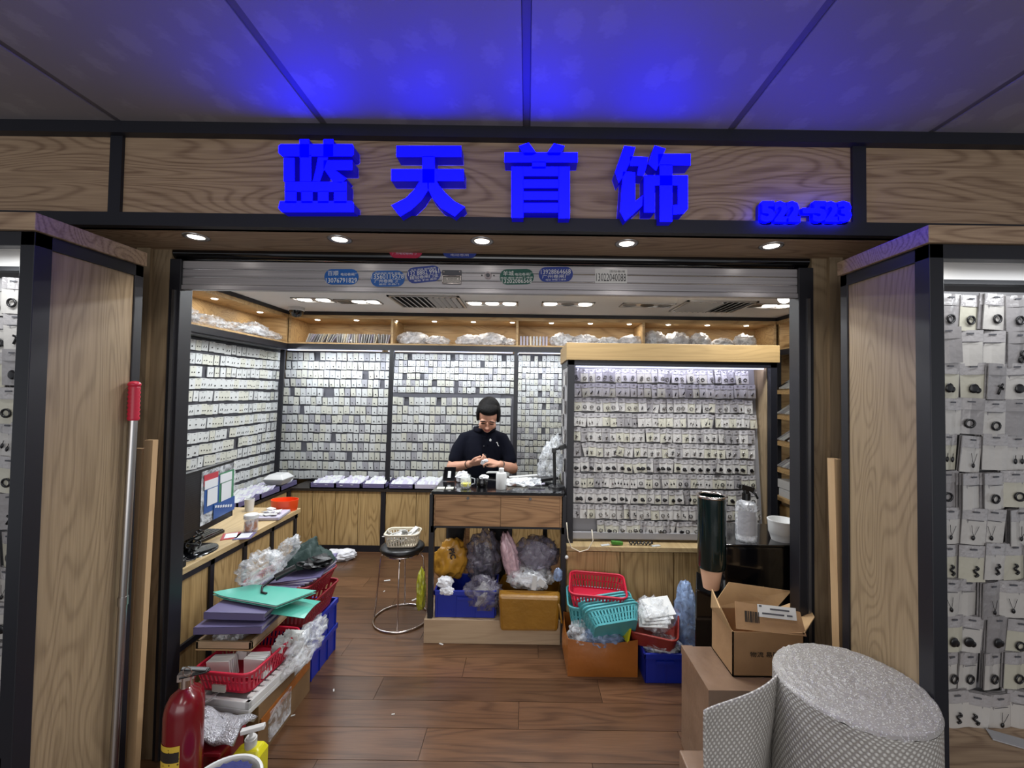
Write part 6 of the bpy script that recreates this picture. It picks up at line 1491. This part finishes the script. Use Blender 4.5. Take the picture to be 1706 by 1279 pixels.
for i, (v_, u0, u1) in enumerate(((.84, .5, .78), (.66, .38, .7), (.66, .74, .82), (.92, .34, .38))): flapquad('label_print', u0, u1, v_-.03, v_+.03, .0065, 'slat_dark')
for i in range(9): flapquad('barcode_bar', .13+i*.024, .13+i*.024+(.012 if i % 3 else .018), .28, .68, .0055, 'plinth')
solo_t = text(oc2, '物流 易碎', .04, (1.0, cy0-.0015, .545), 'plinth', wid=.12, hgt=.022, extr=.0005)

# bubble wrap roll
bx, by, br, bh = 1.035, 1.35, .212, .72
bw_ = thing('bubble_wrap_roll', 'big upright roll of bubble wrap at the lower right', 'roll', (bx, by, 0))
def roll(u, v):
    a = 2*PI*u; rr_ = br*(1+.012*math.sin(3*a)+.006*math.sin(7*a+4*v)); return Vector((bx+rr_*math.cos(a), by+rr_*math.sin(a), bh*v-.012*(v > .97)))
m = MB().grid(roll, 72, 20); m.uv = [((i % 73)/72*2*PI*br, (i//73)/20*bh) for i in range(len(m.v))]
part(bw_, 'outer_layer', m, 'bubble', smooth=True)
m = MB(); k = 120; turns = 14
rings_ = []
for i in range(22):
    r_ = br*1.0*(1-i/22); rings_.append((r_+.001, bh-.008+.006*(i % 2)+.004*math.sin(i*1.7)))
def topf(u, v):
    a = 2*PI*u; j = v*22; r_ = br*(1-v)*(1+.012*math.sin(3*a)); return Vector((bx+r_*math.cos(a), by+r_*math.sin(a), bh-.012+.010*(v > .02)+.006*noise.noise(Vector((math.cos(a)*r_*60, math.sin(a)*r_*60, j*2)))))
part(bw_, 'wound_edges', MB().grid(topf, 90, 44), 'bubble_top', smooth=True)
def flapf(u, v):
    p = Vector((.90, 1.46)).lerp(Vector((.55, 1.235)), u); nrm = Vector((-.62, .78)); s_ = .035*math.sin(u*5+v*3)*(1-v*.3)+.03*(1-v)*math.sin(u*3)
    return Vector((p.x+nrm.x*s_, p.y+nrm.y*s_, .705*v+.008*math.sin(u*6)*v-.01*u*v))
m = sheet(flapf, 40, 40, .006); nn_ = 41*41; m.uv = [((i % nn_ % 41)/40*.42, (i % nn_//41)/40*.7) for i in range(len(m.v))]
part(bw_, 'loose_end', m, 'bubble', smooth=True)

# things on the rack's shelf
c = P(1014, 884, Z=.626); solo('green_clip', MB().boxr((c.x, 2.775, .64), (.075, .03, .02), (0, .1, .1)), 'teal_folder', 'green plastic clip on the front ledge of the rack', 'clip', bevel=.003)
M['leaf_green'] = solid('leaf_green', (66, 120, 40), .4); bpy.data.objects['green_clip'].data.materials[0] = M['leaf_green']
c = P(1052, 888, Z=.626); solo('black_coil', MB().tube([(c.x-.075+.0075*i, 2.772+.012*math.sin(i*1.9), .642+.012*math.cos(i*1.9)) for i in range(22)], .005, 6), 'black_plastic', 'black coiled comb on the front ledge of the rack', 'comb', smooth=True)
for i, (px, py) in enumerate(((1000, 892), (1078, 892))):
    c = P(px, py, Z=.626); solo('ledge_card', MB().boxr((c.x, 2.765, .628), (.06, .025, .003), (0, 0, .3)), 'card_a', ['white scrap left of the green clip on the rack ledge', 'white scrap right of the black comb on the rack ledge'][i], 'card')
pts = [P(*q, Y=2.735) for q in ((986, 882), (988, 900), (980, 915), (966, 919), (952, 912), (946, 896), (944, 870))]
solo('white_cable', MB().tube(pts, .0035, 6), 'cream', 'white cable looping from the rack to the desk', 'cable', smooth=True)
# litter
for i, (px, py, w_, rz) in enumerate(((645, 967, .05, .3), (690, 999, .04, .9), (471, 1148, .05, 1.1), (556, 1150, .02, 2.0), (488, 1192, .02, .5), (655, 1190, .015, .2), (700, 962, .04, 0), (640, 985, .02, 1.4), (735, 1073, .03, 2.6), (850, 1070, .02, .8))):
    c = P(px, py, Z=0); t_ = solo('paper_scrap', MB().boxr((c.x, c.y, .002), (w_, w_*.35, .002), (0, 0, rz)), 'paperwhite', ['white scrap inside the round stool\'s shadow', 'white scrap on the floor right of the stool ring', 'thin white scrap on the floor beside the left box', 'tiny scrap in mid floor right of the left pile', 'tiny scrap near the corner of the left box', 'tiny scrap in the open floor', 'pale scrap behind the stool legs', 'tiny scrap left of the stool ring', 'pale scrap before the desk foot board', 'tiny scrap before the tote bag'][i], 'paper scrap', 'paper scraps on the floor')
